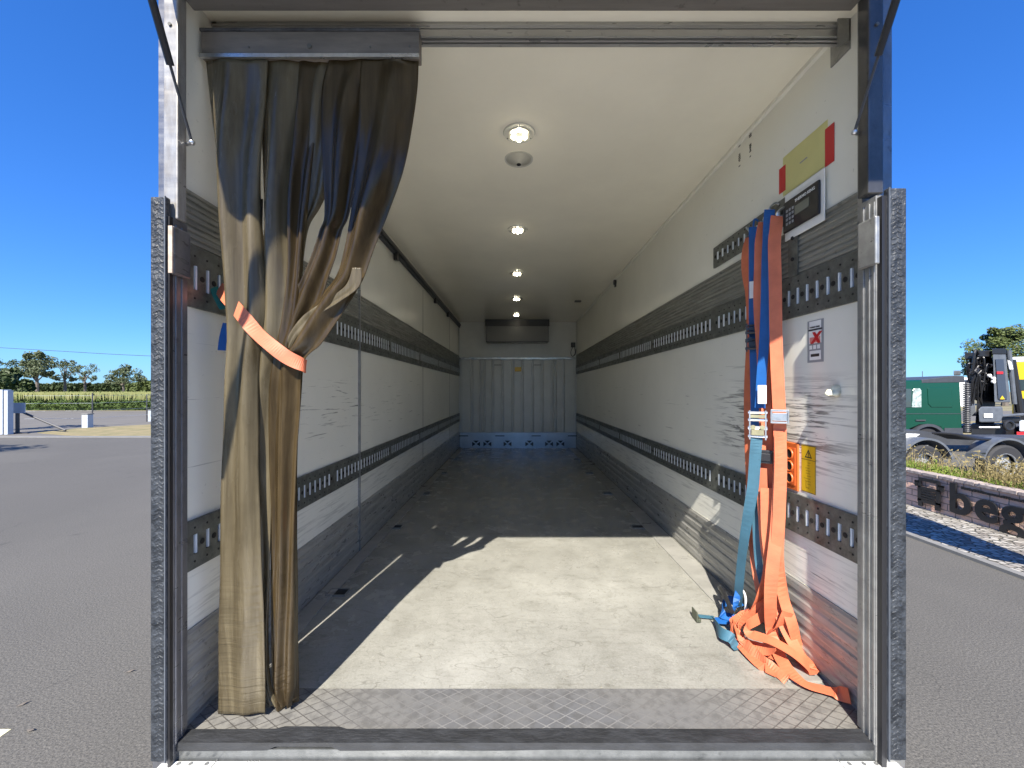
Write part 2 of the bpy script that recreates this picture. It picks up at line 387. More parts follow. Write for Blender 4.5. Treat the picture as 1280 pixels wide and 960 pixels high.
def disc_solid(bm, c, ax, r, t, seg=24, mi=0, r2=None):
    c = Vector(c); ax = Vector(ax).normalized()
    return tube(bm, [c, c + ax * t], [r, r2 if r2 is not None else r], seg, mi)
def ringm(bm, c, ax, r, tr, seg=28, mi=0, sub=8):
    c = Vector(c); u, v = frame_of(Vector(ax)); a = Vector(ax).normalized(); rings = []
    for k in range(seg):
        t = 2 * math.pi * k / seg; o_ = u * math.cos(t) + v * math.sin(t)
        rings.append([bm.verts.new(c + o_ * (r + tr * math.cos(2 * math.pi * j / sub)) + a * tr * math.sin(2 * math.pi * j / sub)) for j in range(sub)])
    for k in range(seg):
        A, B = rings[k], rings[(k + 1) % seg]
        for j in range(sub): bm.faces.new((A[j], B[j], B[(j + 1) % sub], A[(j + 1) % sub])).material_index = mi
    return bm
def cat(pts, n_=8):        # smooth path through the points
    out = []; m_ = len(pts)
    for i in range(m_ - 1):
        p0, p1, p2, p3 = pts[max(i - 1, 0)], pts[i], pts[i + 1], pts[min(i + 2, m_ - 1)]
        for k in range(n_):
            t = k / n_
            out.append(tuple(.5 * (2 * b + (c_ - a_) * t + (2 * a_ - 5 * b + 4 * c_ - d_) * t * t + (3 * b - a_ - 3 * c_ + d_) * t ** 3) for a_, b, c_, d_ in zip(p0, p1, p2, p3)))
    out.append(tuple(pts[-1])); return out
def ribbon(bm, pts, wid, th=.0022, n_=8, mi=0):
    """pts: (point, width direction); a flat woven band with thickness"""
    raw = [tuple(p) + tuple(Vector(w_).normalized()) for p, w_ in pts]
    sm = cat(raw, n_); A = []
    for i, s in enumerate(sm):
        p = Vector(s[:3]); wv = Vector(s[3:]).normalized()
        a_ = Vector(sm[max(i - 1, 0)][:3]); b_ = Vector(sm[min(i + 1, len(sm) - 1)][:3])
        d = (b_ - a_).normalized(); wv = (wv - d * wv.dot(d)).normalized(); nn = d.cross(wv) * th / 2
        h = wv * wid / 2; crown = d.cross(wv) * .0
        A.append([bm.verts.new(q) for q in (p - h - nn, p + h - nn, p + h + nn, p - h + nn)])
    for a_, b_ in zip(A, A[1:]):
        for k in range(4): bm.faces.new((a_[k], a_[(k + 1) % 4], b_[(k + 1) % 4], b_[k])).material_index = mi
    bm.faces.new(A[0][::-1]).material_index = mi; bm.faces.new(A[-1]).material_index = mi
    return bm
def text_bm(s, size, depth, M, offset=0, spacing=1, shear=0):
    cu = bpy.data.curves.new('t', 'FONT'); cu.body = s; cu.size = size; cu.extrude = depth; cu.offset = offset
    cu.space_character = spacing; cu.shear = shear; cu.resolution_u = 6
    o = bpy.data.objects.new('t', cu); C.objects.link(o)
    dg = bpy.context.evaluated_depsgraph_get(); me = bpy.data.meshes.new_from_object(o.evaluated_get(dg))
    bm = BM(); bm.from_mesh(me); bpy.data.objects.remove(o); bpy.data.curves.remove(cu); bpy.data.meshes.remove(me)
    bmesh.ops.transform(bm, matrix=M, verts=bm.verts); return bm
def ax_matrix(o, x, y):
    x = Vector(x).normalized(); y = Vector(y).normalized(); z = x.cross(y)
    M = Matrix((x, y, z)).transposed().to_4x4(); M.translation = Vector(o); return M

# ------------------------------------------------------------------ the setting
tag(obj('ground', bx(-900, 900, -60, 1500, -.3, -.02), m_field), kind='structure')
tag(obj('asphalt_yard', bx(-90, 60, -30, 20.4, -.019, 0), m_asph), kind='structure')
b = BM()      # road beyond the verge
prism(b, [(-300, 20.95, -.019), (60, 20.95, -.019), (60, 47, -.019), (-300, 47, -.019)], (0, 0, .012))
tag(obj('road', b, m_road), kind='structure')
b = BM(); prism(b, [(-19.5, 20.9, -.01), (-8, 20.9, -.01), (40, 20.9, -.01), (40, 31, -.01), (-10, 31.2, -.01), (-25.5, 28.0, -.01), (-27.5, 25.2, -.01), (-27, 22.6, -.01), (-24, 21.4, -.01)], (0, 0, .03))
tag(obj('dry_grass_verge', b, m_dry), kind='structure')
b = BM(); prism(b, [(-60, 20.3, -.018), (60, 20.3, -.018), (60, 20.89, -.018), (-60, 20.89, -.018)], (0, 0, .045))
tag(obj('concrete_edge', b, m_kerb), kind='structure')
b = BM(); prism(b, [(6.62, -10, .004), (8.25, -10, .004), (8.17, 20, .004), (6.5, 20, .004)], (0, 0, .03))
tag(obj('cobbled_strip', b, m_cob), kind='structure')
b = BM(); prism(b, [(6.50, -10, .0), (6.62, -10, .0), (6.5, 20, .0), (6.38, 20, .0)], (0, 0, .045))
tag(obj('kerb', b, m_kerb), kind='structure')
tag(obj('planting_bed_soil', bx(8.34, 9.3, -4, 20, -.01, .66), m_field), kind='structure')

def leaf_blob(bm, c, r, n_, s, mi=0, flat=1.0):
    for _ in range(n_):
        while True:
            q = Vector((random.uniform(-1, 1), random.uniform(-1, 1), random.uniform(-1, 1)))
            if .35 < q.length < 1: break
        p = Vector(c) + Vector((q.x * r[0], q.y * r[1], q.z * r[2]))
        a = Vector((random.gauss(0, 1), random.gauss(0, 1), random.gauss(0, 1) * flat)).normalized(); b_ = a.orthogonal().normalized()
        k = s * random.uniform(.5, 1.3)
        try: bm.faces.new([bm.verts.new(p + v_) for v_ in (-a * k, b_ * k * .6, a * k, -b_ * k * .6)]).material_index = mi
        except ValueError: pass
def tree(name, label, x, y, h, blobs, leaf, m, group, trunk=.035, nleaf=260, lsz=.35):
    t = thing(name, label, 'tree', (x, y, 0), group)
    tb = BM(); top = h * .72
    tube(tb, [(x, y, -.1), (x + .01 * h, y, h * .25), (x - .01 * h, y, h * .5), (x, y, top)], [h * trunk, h * trunk * .8, h * trunk * .55, h * trunk * .25], 8)
    cb_ = BM()
    for (dx, dz, r) in blobs:
        dy = random.uniform(-.5, .5) * r * h
        c = Vector((x + dx * h, y + dy, dz * h))
        tube(tb, [(x, y, h * .3 + random.random() * h * .15), (x + dx * h * .5, y + dy * .5, dz * h * .8), c], [h * trunk * .45, h * trunk * .3, h * trunk * .12], 5)
        for _ in range(5):
            q = Vector((random.uniform(-1, 1), random.uniform(-1, 1), random.uniform(-.7, .9))) * r * h * .75
            leaf_blob(cb_, c + q, (r * h * .62,) * 2 + (r * h * .5,), nleaf // 5, lsz * h * .05)
    obj('trunk', tb, m_bark, t); obj('crown', cb_, m, t); return t

def at(px, d): return (px - 644) / 500 * d
def zat(py, d): return CAMZ + (488 - py) / 500 * d
GT = 'tall trees along the far edge of the field'
D = 150
tree('round_crowned_tree', 'tallest rounded tree left of the field, right of the dark bushes', at(46, D), D, zat(437, D),
     [(-.25, .62, .17), (0, .80, .2), (.2, .66, .2), (-.1, .50, .13), (.2, .5, .10), (.02, .66, .2), (.12, .88, .1), (-.15, .86, .1)], .5, m_leafg, GT, nleaf=520, lsz=.42)
tree('slender_tree', 'slender tree with open crown in the middle of the three tall trees', at(81, D + 10), D + 10, zat(447, D + 10),
     [(-.2, .75, .15), (.05, .86, .13), (.22, .7, .12), (-.25, .5, .1), (.0, .55, .13), (.2, .45, .08)], .5, m_leafg, GT, nleaf=300, lsz=.38)
tree('sparse_tree', 'sparse small tree at the right of the three tall trees', at(106, D + 20), D + 20, zat(452, D + 20),
     [(-.3, .75, .12), (.25, .78, .15), (.3, .5, .11), (-.1, .5, .12), (.05, .68, .1)], .5, m_leafg, GT, nleaf=240, lsz=.36)
tree('lone_tree', 'lone tree with wide ragged crown standing apart at the field edge', at(154, D), D, zat(455, D),
     [(-.45, .52, .15), (-.1, .72, .2), (.25, .76, .22), (.5, .58, .14), (.1, .5, .2), (-.2, .45, .12), (.1, .88, .12)], .5, m_leafg, GT, nleaf=420, lsz=.5)
def bush_row(name, label, x0, x1, d, ztop, m, n_, s=.6, cat_='bushes', taper=False):
    b_ = BM()
    for i in range(n_):
        u = (i + .5) / n_; x = x0 + (x1 - x0) * u + random.uniform(-1, 1) * (x1 - x0) / n_ * .5
        hh_ = (ztop(u) if callable(ztop) else ztop) * random.uniform(.82, 1.05)
        rr = max((x1 - x0) / n_ * .9, hh_ * .2)
        for k in range(5):
            z = hh_ * (k + .5) / 5
            leaf_blob(b_, (x + random.uniform(-.5, .5) * rr, d + random.uniform(-1, 1) * rr, z * .86), (rr, rr, hh_ * .17), 120, s)
        prism(b_, [(x - rr * .6, d, 0), (x + rr * .6, d, 0), (x + rr * .4, d, hh_ * .8), (x - rr * .4, d, hh_ * .8)], (0, rr * .4, 0))
    return tag(obj(name, b_, m), label, cat_)
d = 85
bush_row('dark_bush_clump', 'dark dense clump of bushes at the far left edge of the field', at(-40, d), at(38, d), d,
         lambda u: (zat(459, d) if u < .75 else zat(473, d)) if u < .92 else zat(484, d), m_leafd, 12, .55)
tree('field_edge_tree', 'small dark tree top rising over the bushes at the left picture edge', at(2, 110), 110, zat(446, 110),
     [(-.1, .8, .15), (.1, .85, .13), (0, .65, .16)], .5, m_leafd, None)
tag(bush_row('distant_wood', None, at(40, 330), at(230, 330), 330, zat(479.5, 330), m_leafd, 60, 2.2, None), kind='stuff')
bush_row('green_hedgerow', 'green hedgerow right of the lone tree beyond the field', at(160, 200), at(215, 200), 200, lambda u: zat(479 - 7 * min(1, u * 1.5), 200), m_leaf, 14, 1.0)
tag(obj('far_track', bx(at(50, 160), at(230, 160), 158, 190, -.01, .6), mat('pale stubble', (.42, .36, .22), .9, var=.1, vscale=.2)), kind='structure')
# maize
b = BM()
box(b, -140, -20, 49, 140, -.01, 1.45, 0)
for i in range(15000):
    y = 47.8 + (random.random() ** 2.2) * 60
    x0, x1 = at(5, y), at(215, y)
    x = random.uniform(x0, x1); h_ = random.uniform(1.65, 2.05); a = random.uniform(0, math.pi)
    dx, dy = math.cos(a) * .45, math.sin(a) * .45
    z = h_ * random.uniform(.2, .95) if y < 52 else h_ * random.uniform(.65, 1)
    poly(b, [(x, y, z - .1), (x + dx * .5, y + dy * .5, z + .17), (x + dx, y + dy, z - .12), (x + dx * .5, y + dy * .5, z + .05)], 0)
    if i % 3 == 0:
        poly(b, [(x - .02, y, h_ - .5), (x + .02, y, h_ - .5), (x + .07, y, h_ + .12), (x - .07, y, h_ + .12)], 1)
tag(obj('maize_field', b, [m_corn, m_corntop]), kind='stuff')

# wire across the sky on the left
tag(obj('overhead_wire', tube(BM(), cat([P(-60, 431, 40), P(60, 438, 38), P(190, 445, 36), P(420, 452, 34)], 8), .022, 5), m_wire),
    'thin overhead cable crossing the sky above the field', 'cable')
# gate, posts, cabinets
t = thing('gate_pillar', 'pale grey metal gate pillar at the left picture edge', 'pillar', (at(2, 21.8), 21.8, 0))
obj('post', bx(at(-14, 21.8), at(6, 21.8), 21.7, 22.1, 0, zat(487, 21.8)), m_pale, t, bevel=.01)
obj('side_post', bx(at(6.5, 21.8), at(11, 21.8), 21.75, 22.0, 0, zat(488, 21.8)), m_pale, t)
t = thing('swing_gate', 'white swing barrier with sign plate and dark diagonal strut', 'gate', (at(20, 22.6), 22.6, 0))
obj('sign_plate', bx(at(17, 22.6), at(32, 22.6), 22.56, 22.6, zat(516.5, 22.6), zat(503.5, 22.6)), m_pale, t)
obj('post', bx(at(18.5, 22.6), at(21.5, 22.6), 22.62, 22.72, 0, zat(510, 22.6)), m_wire, t)
obj('strut', tube(BM(), [P(11, 508, 22.7), P(82, 538, 22.9)], .06, 6), m_wire, t)
obj('ground_rail', bx(at(12, 22.3), at(100, 25), 22.3, 22.42, 0, .05), m_wire, t)
for (px, py0, py1, lab) in ((115.5, 491, 533, 'thin wire fence post beside the pale utility cabinet'), (183.5, 493, 527, 'thin wire fence post right at the dark truck edge')):
    d = 1200 / (py1 - 488); b = BM()
    tube(b, [(at(px, d), d, 0), (at(px, d), d, zat(py0, d))], .035, 6); 
    tag(obj('fence_post', b, m_wire), lab, 'post', 'wire fence posts by the yard entrance')
b = BM()
d = 28.5
for zz in (2.05, 1.55, 1.05, .55): tube(b, [(at(30, 26), 26, zz), (at(115.5, 26.7), 26.7, zz), (at(183.5, 30.7), 30.7, zz), (at(240, 33), 33, zz)], .008, 4)
tag(obj('fence_wires', b, m_pale), 'thin pale horizontal fence wires in front of the maize', 'fence wire')
for (px0, px1, py0, py1, lab) in ((102, 109.5, 517, 535, 'small light grey cabinet between verge and road'), (185, 196, 512, 527, 'pale box partly hidden by the truck edge')):
    d = 1200 / (py1 - 488); z1 = zat(py0, d)
    t = thing('utility_cabinet', lab, 'cabinet', (at((px0 + px1) / 2, d), d, 0), 'utility cabinets by the road')
    obj('body', bx(at(px0, d), at(px1, d), d, d + .35, 0, z1 - .06), m_pale, t, bevel=.01)
    obj('lid', bx(at(px0, d) - .03, at(px1, d) + .03, d - .03, d + .38, z1 - .057, z1), m_kerb, t, bevel=.01)
# things outside the picture whose shadows fall in it
tree('yard_tree', 'tree beside the yard whose shadow falls at the left picture edge', -23.4, 8.2, 9, [(0, .7, .2), (.12, .75, .14), (-.1, .85, .12)], .5, m_leaf, None, nleaf=300)
tree('roadside_tree', 'roadside tree whose shadow crosses the road behind the gate', -31, 21.5, 7, [(0, .6, .16), (.15, .7, .14), (-.1, .8, .12)], .5, m_leaf, None, nleaf=260)
t = thing('shadow_caster_flag', 'unseen flag shape added to cast the wedge shadow on the cobbles', 'flag', (6.98, 4.35, 0))  # made-up shape out of view, added for the wedge shadow on the cobbles
obj('pole', tube(BM(), cat([(6.98, 4.35, 0), (6.98, 4.35, 2.4), (6.90, 4.35, 3.4), (6.6, 4.35, 3.75)], 5), .03, 8), m_pale, t)
obj('cloth', prism(BM(), [(6.97, 4.35, .9), (6.97, 4.35, 2.6), (6.88, 4.35, 3.4), (6.6, 4.35, 3.7), (6.15, 4.35, 3.5), (6.1, 4.35, 2.4), (6.45, 4.35, 1.3)], (0, .006, 0)), m_wlabel, t)

# ------------------------------------------------------------------ block wall with company sign
t = thing('block_wall', 'low retaining wall of split pink blocks with coping, beside the cobbles', 'wall', (8.25, 5, 0))
b = BM(); NY = 260; X0 = 8.17; y0, y1 = -6, 20; rows = 12; grid = []
for j in range(rows + 1):
    row = []
    for i in range(NY + 1):
        y = y0 + (y1 - y0) * i / NY; z = .70 * j / rows
        rx = mnoise.noise(Vector((y * 6, z * 9, 1))) * .012
        row.append(b.verts.new((X0 + rx, y, z)))
    grid.append(row)
for j in range(rows):
    for i in range(NY): b.faces.new((grid[j][i], grid[j][i + 1], grid[j + 1][i + 1], grid[j + 1][i]))
box(b, X0 + .02, X0 + .19, y0, y1, 0, .70)
obj('blockwork', b, m_brick, t)
b = BM(); y = y0
while y < y1:
    L = random.uniform(.26, .34); o_ = random.uniform(-.008, .008)
    box(b, X0 - .045 + o_, X0 + .21, y, y + L - .012, .703, .765 + random.uniform(-.005, .006)); y += L
obj('coping', b, m_cop, t, bevel=.008)
sg = thing('wall_sign', 'black company lettering with lorry emblem fixed to the pink block wall', 'sign', (X0 - .05, 7.3, 0))
MX = lambda y, z: ax_matrix((X0 - .045, y, z), (0, -1, 0), (0, 0, 1))
for ch, yy, sz in (('b', 7.50, .76), ('e', 7.08, .76), ('g', 6.69, .76)):
    obj('letter', text_bm(ch, sz, .014, MX(yy, .15), offset=.017), m_letter, sg)
b = BM()           # lorry front emblem, 0.54 wide, from y=8.14 to 7.60
def eb(u0, u1, z0, z1): box(b, X0 - .065, X0 - .04, 8.12 - u1, 8.12 - u0, z0, z1)
eb(.08, .46, .60, .66); eb(.06, .12, .46, .60); eb(.42, .48, .46, .60); eb(.0, .05, .47, .58); eb(.49, .54, .47, .58); eb(.0, .09, .555, .585); eb(.45, .54, .555, .585)
eb(.06, .48, .425, .485)
for k in range(4): eb(.13, .41, .385 - k * .048, .418 - k * .048)
eb(.06, .135, .20, .43); eb(.405, .48, .20, .43); eb(.06, .48, .17, .235); eb(.07, .15, .09, .17); eb(.39, .47, .09, .17)
obj('lorry_emblem', b, m_letter, sg)
b = BM()
yy = 7.30
while yy > 6.35:
    L = random.choice((.018, .025, .03)); box(b, X0 - .035, X0 - .02, yy - L, yy, .60, .60 + random.choice((.035, .045, .05))); yy -= L + .014
obj('small_lettering', b, m_letter, sg)
# weeds and dry grass on the bed
b = BM()
for i in range(8500):
    y = random.uniform(4.5, 9.6); x = random.uniform(8.36, 9.0)
    green = (y > 7.5 and random.random() < .8) or random.random() < .45
    z0 = .66
    h_ = random.uniform(.05, .20) if green else (random.uniform(.1, .3) if random.random() < .5 else random.uniform(.3, .62))
    if green and random.random() < .8: h_ *= .8
    if random.random() < .35 and not green: h_ *= .4
    a = random.uniform(0, 6.28); lean = random.uniform(0, .25 if green else .5) * h_ * 2
    wd = .006 if green else .0022
    px_, py_ = math.cos(a) * lean, math.sin(a) * lean - (0 if green else .15 * h_)
    mi = 0 if green else 1
    q = Vector((x, y, z0)); m1 = q + Vector((px_ * .3, py_ * .3, h_ * .6)); tp = q + Vector((px_, py_, h_ * (1 if green else .9)))
    s_ = Vector((wd, -wd, 0))
    poly(b, [q - s_, q + s_, m1 + s_, m1 - s_], mi); poly(b, [m1 - s_, m1 + s_, tp + s_ * .6, tp - s_ * .3], mi)
    if green:
        for k in range(3):
            c_ = q.lerp(tp, .4 + .25 * k); aa = random.uniform(0, 6.28); v_ = Vector((math.cos(aa), math.sin(aa), .4)) * .035
            poly(b, [c_, c_ + v_ * .6 + Vector((0, 0, .012)), c_ + v_, c_ + v_ * .6 - Vector((0, 0, .012))], 0)
    else:
        poly(b, [tp - s_ * 1.2, tp + s_ * 1.2, tp + s_ * .6 + Vector((px_ * .2, py_ * .2, .0)), tp + Vector((px_ * .2, py_ * .2, .03))], 1)
for y, hh_ in ((8.05, .34), (8.2, .28), (8.35, .22), (7.85, .24)):
    for k in range(60):
        z = .66 + hh_ * k / 60; aa = random.uniform(0, 6.28); v_ = Vector((math.cos(aa), math.sin(aa), .7)) * .035
        c_ = Vector((8.45, y, z)); poly(b, [c_, c_ + v_ * .6 + Vector((0, .01, .01)), c_ + v_, c_ + v_ * .6 - Vector((0, .01, .01))], 0)
tag(obj('bed_weeds', b, [m_weed, m_straw]), kind='stuff')

# ------------------------------------------------------------------ trucks on the right
def wheel(parent, x, y, z, r, wd=.3, rimr=.62, tn='wheel'):
    b_ = BM(); prof = [(.55, 0), (.9, -.02), (1, .1), (1, .9), (.9, 1.02), (.55, 1)]
    seg = 28; rings = []
    for k in range(seg):
        a = 2 * math.pi * k / seg
        rings.append([b_.verts.new((x + math.cos(a) * r * q[0], y + wd * q[1], z + math.sin(a) * r * q[0])) for q in prof])
    for k in range(seg):
        A, B = rings[k], rings[(k + 1) % seg]
        for j in range(len(prof) - 1): b_.faces.new((A[j], B[j], B[j + 1], A[j + 1]))
    wh = obj(tn, b_, m_tyre, parent)
    b_ = BM(); ringm(b_, (x, y + .02, z), (0, 1, 0), r * .57, .022); disc_solid(b_, (x, y + .12, z), (0, 1, 0), r * .55, .02, 24)
    disc_solid(b_, (x, y + .02, z), (0, 1, 0), r * .2, .12, 16)
    for k in range(8):
        a = k * math.pi / 4; disc_solid(b_, (x + math.cos(a) * r * .3, y + .09, z + math.sin(a) * r * .3), (0, 1, 0), .022, .04, 8)
    obj('rim', b_, m_rim, wh)
def arch(parent, x, y, z, r, th, wd, m, a0=10, a1=170, nm='mudguard'):
    b_ = BM(); A = []
    for k in range(21):
        a = R(a0 + (a1 - a0) * k / 20)
        A.append([b_.verts.new((x + math.cos(a) * q, yy_, z + math.sin(a) * q)) for q, yy_ in ((r, y), (r + th, y), (r + th, y + wd), (r, y + wd))])
    for p_, q_ in zip(A, A[1:]):
        for k in range(4): b_.faces.new((p_[k], p_[(k + 1) % 4], q_[(k + 1) % 4], q_[k]))
    b_.faces.new(A[0]); b_.faces.new(A[-1][::-1]); return obj(nm, b_, m, parent)
# green lorry cab side on, facing left
d = 15.0
X = lambda px: at(px, d)
Z = lambda py: zat(py, d)
g = thing('green_crane_truck', 'dark green truck cab with black loading crane behind it', 'truck', (X(1160), d + 1, 0))
b = BM()
prism(b, [(X(1075), d, Z(541)), (X(1072), d, Z(512)), (X(1083), d, Z(482)), (X(1092), d, Z(474.5)), (X(1128), d, Z(475.5)), (X(1152), d, Z(475)), (X(1200), d, Z(477)), (X(1203), d, Z(534)), (X(1203), d, Z(543)), (X(1182), d, Z(543)), (X(1176), d, Z(534)), (X(1165), d, Z(531)), (X(1150), d, Z(531)), (X(1138), d, Z(536)), (X(1132), d, Z(545)), (X(1078), d, Z(545))], (0, 2.3, 0))
cab = obj('cab', b, m_green, g, bevel=.04)
b = BM(); prism(b, [(X(1152), d - .01, Z(479)), (X(1152), d - .01, Z(474.5)), (X(1170), d - .01, Z(472.5)), (X(1193), d - .01, Z(469.5)), (X(1205), d - .01, Z(470)), (X(1206), d - .01, Z(478))], (0, 2.2, 0))
obj('roof_fairing', b, m_dkgrey, g, bevel=.02)
b = BM()
prism(b, [(X(1160), d - .02, Z(505)), (X(1159), d - .02, Z(486)), (X(1161), d - .02, Z(484)), (X(1186), d - .02, Z(484)), (X(1189), d - .02, Z(487)), (X(1190), d - .02, Z(509)), (X(1164), d - .02, Z(509))], (0, .03, 0))
obj('sleeper_panel', b, m_green, g, bevel=.012)
b = BM(); prism(b, [(X(1100), d - .015, Z(510)), (X(1102), d - .015, Z(486)), (X(1139), d - .015, Z(486)), (X(1138.5), d - .015, Z(509))], (0, .02, 0))
obj('side_window', b, m_glass, g)
b = BM(); prism(b, [(X(1139.5), d - .02, Z(509)), (X(1141), d - .02, Z(488)), (X(1143), d - .02, Z(485.5)), (X(1149), d - .02, Z(485.5)), (X(1151), d - .02, Z(488)), (X(1151), d - .02, Z(509))], (0, .02, 0))
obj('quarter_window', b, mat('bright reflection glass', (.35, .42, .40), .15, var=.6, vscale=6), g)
obj('door_handle', bx(X(1144), X(1156), d - .04, d, Z(526), Z(524.6)), m_wire, g)
obj('body_line', bx(X(1128), X(1203), d - .012, d, Z(517.4), Z(516.8)), m_dkgrey, g)
arch(g, X(1160), d - .05, Z(553), .60, .10, .5, m_dkgrey, 0, 180, 'wheel_arch')
obj('skirt', bx(X(1180), X(1203), d - .02, d + .1, Z(545), Z(535)), m_dkgrey, g)
wheel(g, X(1160), d + .05, .52, .52); wheel(g, X(1290), d + .05, .52, .52)
obj('chassis', bx(X(1180), X(1420), d + .5, d + 1.6, .75, 1.02), m_dkgrey, g)
def rp(b_, pts, f, dep, mi=0):          # outline at depth f, body set back dep metres (parts stand obliquely to the yard)
    cx = sum(q[0] for q in pts) / len(pts)
    return prism(b_, [tuple(P(q[0], q[1], f)) for q in pts], ((cx - 644) / 500 * dep, dep, 0), mi)
def rr4(x0, x1, y0, y1): return [(x0, y1), (x1, y1), (x1, y0), (x0, y0)]
b = BM(); rp(b, rr4(1206, 1211, 477, 541), d, .3)
for k in range(26): ringm(b, P(1208.5, 539 - k * 2.35, d - .02), (0, 0, 1), .075, .03, 12, 0, 6)
obj('intake_stack', b, m_dkgrey, g)
obj('rear_glass', rp(BM(), [(1206, 475), (1211, 475), (1217, 495), (1209, 495)], d + .35, .05), mat('blue tinted reflection glass', (.04, .16, .38), .08), g)
obj('rear_bracket', rp(BM(), [(1208, 496), (1218, 496), (1220, 520), (1212, 520)], d + .3, .2), m_grey, g)
b = BM()
for _ in range(60):
    x0, x1 = random.uniform(1208, 1238), random.uniform(1210, 1240); z0, z1 = random.uniform(441, 485), random.uniform(455, 508); e0 = d + random.uniform(-.15, .5)
    tube(b, cat([tuple(P(x0, z0, e0)), tuple(P((x0 + x1) / 2 + random.uniform(-4, 4), min(z0, z1) - random.uniform(-2, 3), e0 - .1)), tuple(P(x1, z1, e0 + .1))], 6), random.choice((.02, .03, .04)), 6)
obj('hydraulic_hoses', b, m_hiv, g)
b = BM(); rp(b, [(1219, 530), (1243, 530), (1245, 480), (1241, 447), (1212, 447), (1211, 460), (1222, 490)], d + .4, .7)
rp(b, rr4(1206, 1226, 440.5, 449), d + .1, .4); rp(b, rr4(1222, 1240, 438, 446), d, .5)
obj('crane_column', b, m_hiv, g, bevel=.03)
bo = obj('crane_boom', rp(BM(), [(1243, 503), (1263, 503), (1257, 441), (1241, 441)], d - .1, .5), m_grey, g, bevel=.03)
obj('boom_recess', rp(BM(), [(1248, 499), (1259, 499), (1254.5, 449), (1244.5, 449)], d - .13, .02), mat('slate blue panel', (.04, .05, .07), .4), bo)
obj('boom_cap', rp(BM(), rr4(1240, 1258, 435.5, 443), d - .12, .5), m_hiv, bo, bevel=.03)
obj('red_plate', rp(BM(), rr4(1246, 1254, 464.5, 467.5), d - .15, .015), m_red, bo)
obj('warning_triangle', rp(BM(), [(1250, 499), (1256, 499), (1253, 494.5)], d - .16, .015), m_warn, bo)
obj('boom_cylinder', tube(BM(), [P(1261, 438, d), P(1268, 505, d)], .07, 10), m_grey, g)
obj('boom_rod', tube(BM(), [P(1264, 450, d + .2), P(1275, 515, d + .2)], .12, 10), m_hiv, g)
obj('boom_link', tube(BM(), [P(1259, 441, d + .1), P(1264, 462, d - .1)], .05, 8), m_wlabel, g)
tb_ = obj('tool_box', rp(BM(), [(1224, 528), (1250, 528), (1254, 520), (1253, 508.5), (1226, 508.5), (1223, 512)], d - .3, .5), m_grey, g, bevel=.04)
obj('tool_box_plate', rp(BM(), rr4(1230, 1241, 517, 522), d - .33, .02), m_wlabel, tb_)
obj('step_rail', rp(BM(), rr4(1224, 1250, 533.2, 534.8), d - .33, .02), m_wlabel, g)
b = BM(); ringm(b, P(1261, 532, d - .3), (0, 1, 0), .16, .05); disc_solid(b, P(1261, 532, d - .3), (0, 1, 0), .13, .1); obj('hydraulic_motor', b, m_hiv, g)
obj('control_rail', tube(BM(), [P(1250, 520, d - .2), P(1279, 518, d - .2)], .05, 8), m_grey, g)
obj('control_block', rp(BM(), rr4(1252, 1276, 521, 529), d - .1, .3), m_hiv, g, bevel=.03)
obj('red_lamp', rp(BM(), rr4(1271, 1292, 540, 545), d - .2, .2), m_red, g)
obj('rear_tank', rp(BM(), rr4(1274, 1300, 526, 539.5), d - .2, .4), m_pale, g, bevel=.04)
obj('hitch_body', rp(BM(), rr4(1214, 1270, 530, 545), d, .6), m_hiv, g, bevel=.03)
for q in ((1238, 469.5), (1243, 473), (1243, 477)):
    obj('work_lamp', disc_solid(BM(), P(q[0], q[1], d - .15), (0, 1, 0), .06, .06, 12), m_wlabel, g)
obj('roof_beacon', rp(BM(), rr4(1192, 1201, 463.2, 469), d + .3, .3), m_grey, g, bevel=.03)
# low grey chassis in front of it
d = 10.2
t = thing('bare_chassis', 'grey bare truck chassis with rounded mudguards behind the weeds', 'truck chassis', (X(1200), d, 0))
for cx in (1157, 1258):
    wheel(t, X(cx), d, .5, .5, rimr=.7)
    arch(t, X(cx), d - .06, .52, .62, .05, .42, m_grey, 12, 168)
b = BM(); prism(b, [(X(1080), d + .4, .95), (X(1420), d + .4, .95), (X(1420), d + .4, 1.12), (X(1225), d + .4, 1.14), (X(1170), d + .4, 1.34), (X(1080), d + .4, 1.32)], (0, .9, 0)); obj('frame', b, m_dkgrey, t)
b = BM(); prism(b, [(X(1090), d + .3, .9), (X(1140), d + .3, .9), (X(1166), d + .3, 1.25), (X(1090), d + .3, 1.28)], (0, .9, 0)); obj('white_tank', b, m_white, t, bevel=.02)
b = BM()
for k in range(7): tube(b, cat([P(1165 + k * 3, 541 + k, d + .2), P(1195 + k * 4, 543 + k, d), P(1236 + k, 549, d + .2)], 5), .03, 6)
obj('air_lines', b, m_hiv, t)
# yellow vehicle further right
d = 22
q0 = Vector((X(1265), d, 0)); th_ = -math.atan2(X(1300), d) ; MY = Matrix.Translation(q0) @ Matrix.Rotation(th_, 4, 'Z')
t = thing('yellow_truck', 'yellow truck cab with white roof behind the crane at the right edge', 'truck', tuple(q0))
obj('cab', box(BM(), 0, 2.4, 0, 4, .7, Z(453), M=MY), m_yelp, t, bevel=.05)
obj('roof', box(BM(), 0, 2.4, -.02, 4, Z(453), Z(446.5), M=MY), m_white, t, bevel=.05)
obj('windscreen', box(BM(), .12, 2.2, -.03, -.001, Z(488), Z(474.5), M=MY), m_glass, t)
obj('grille', box(BM(), .05, 2.3, -.03, -.001, .5, Z(498), M=MY), m_hiv, t)
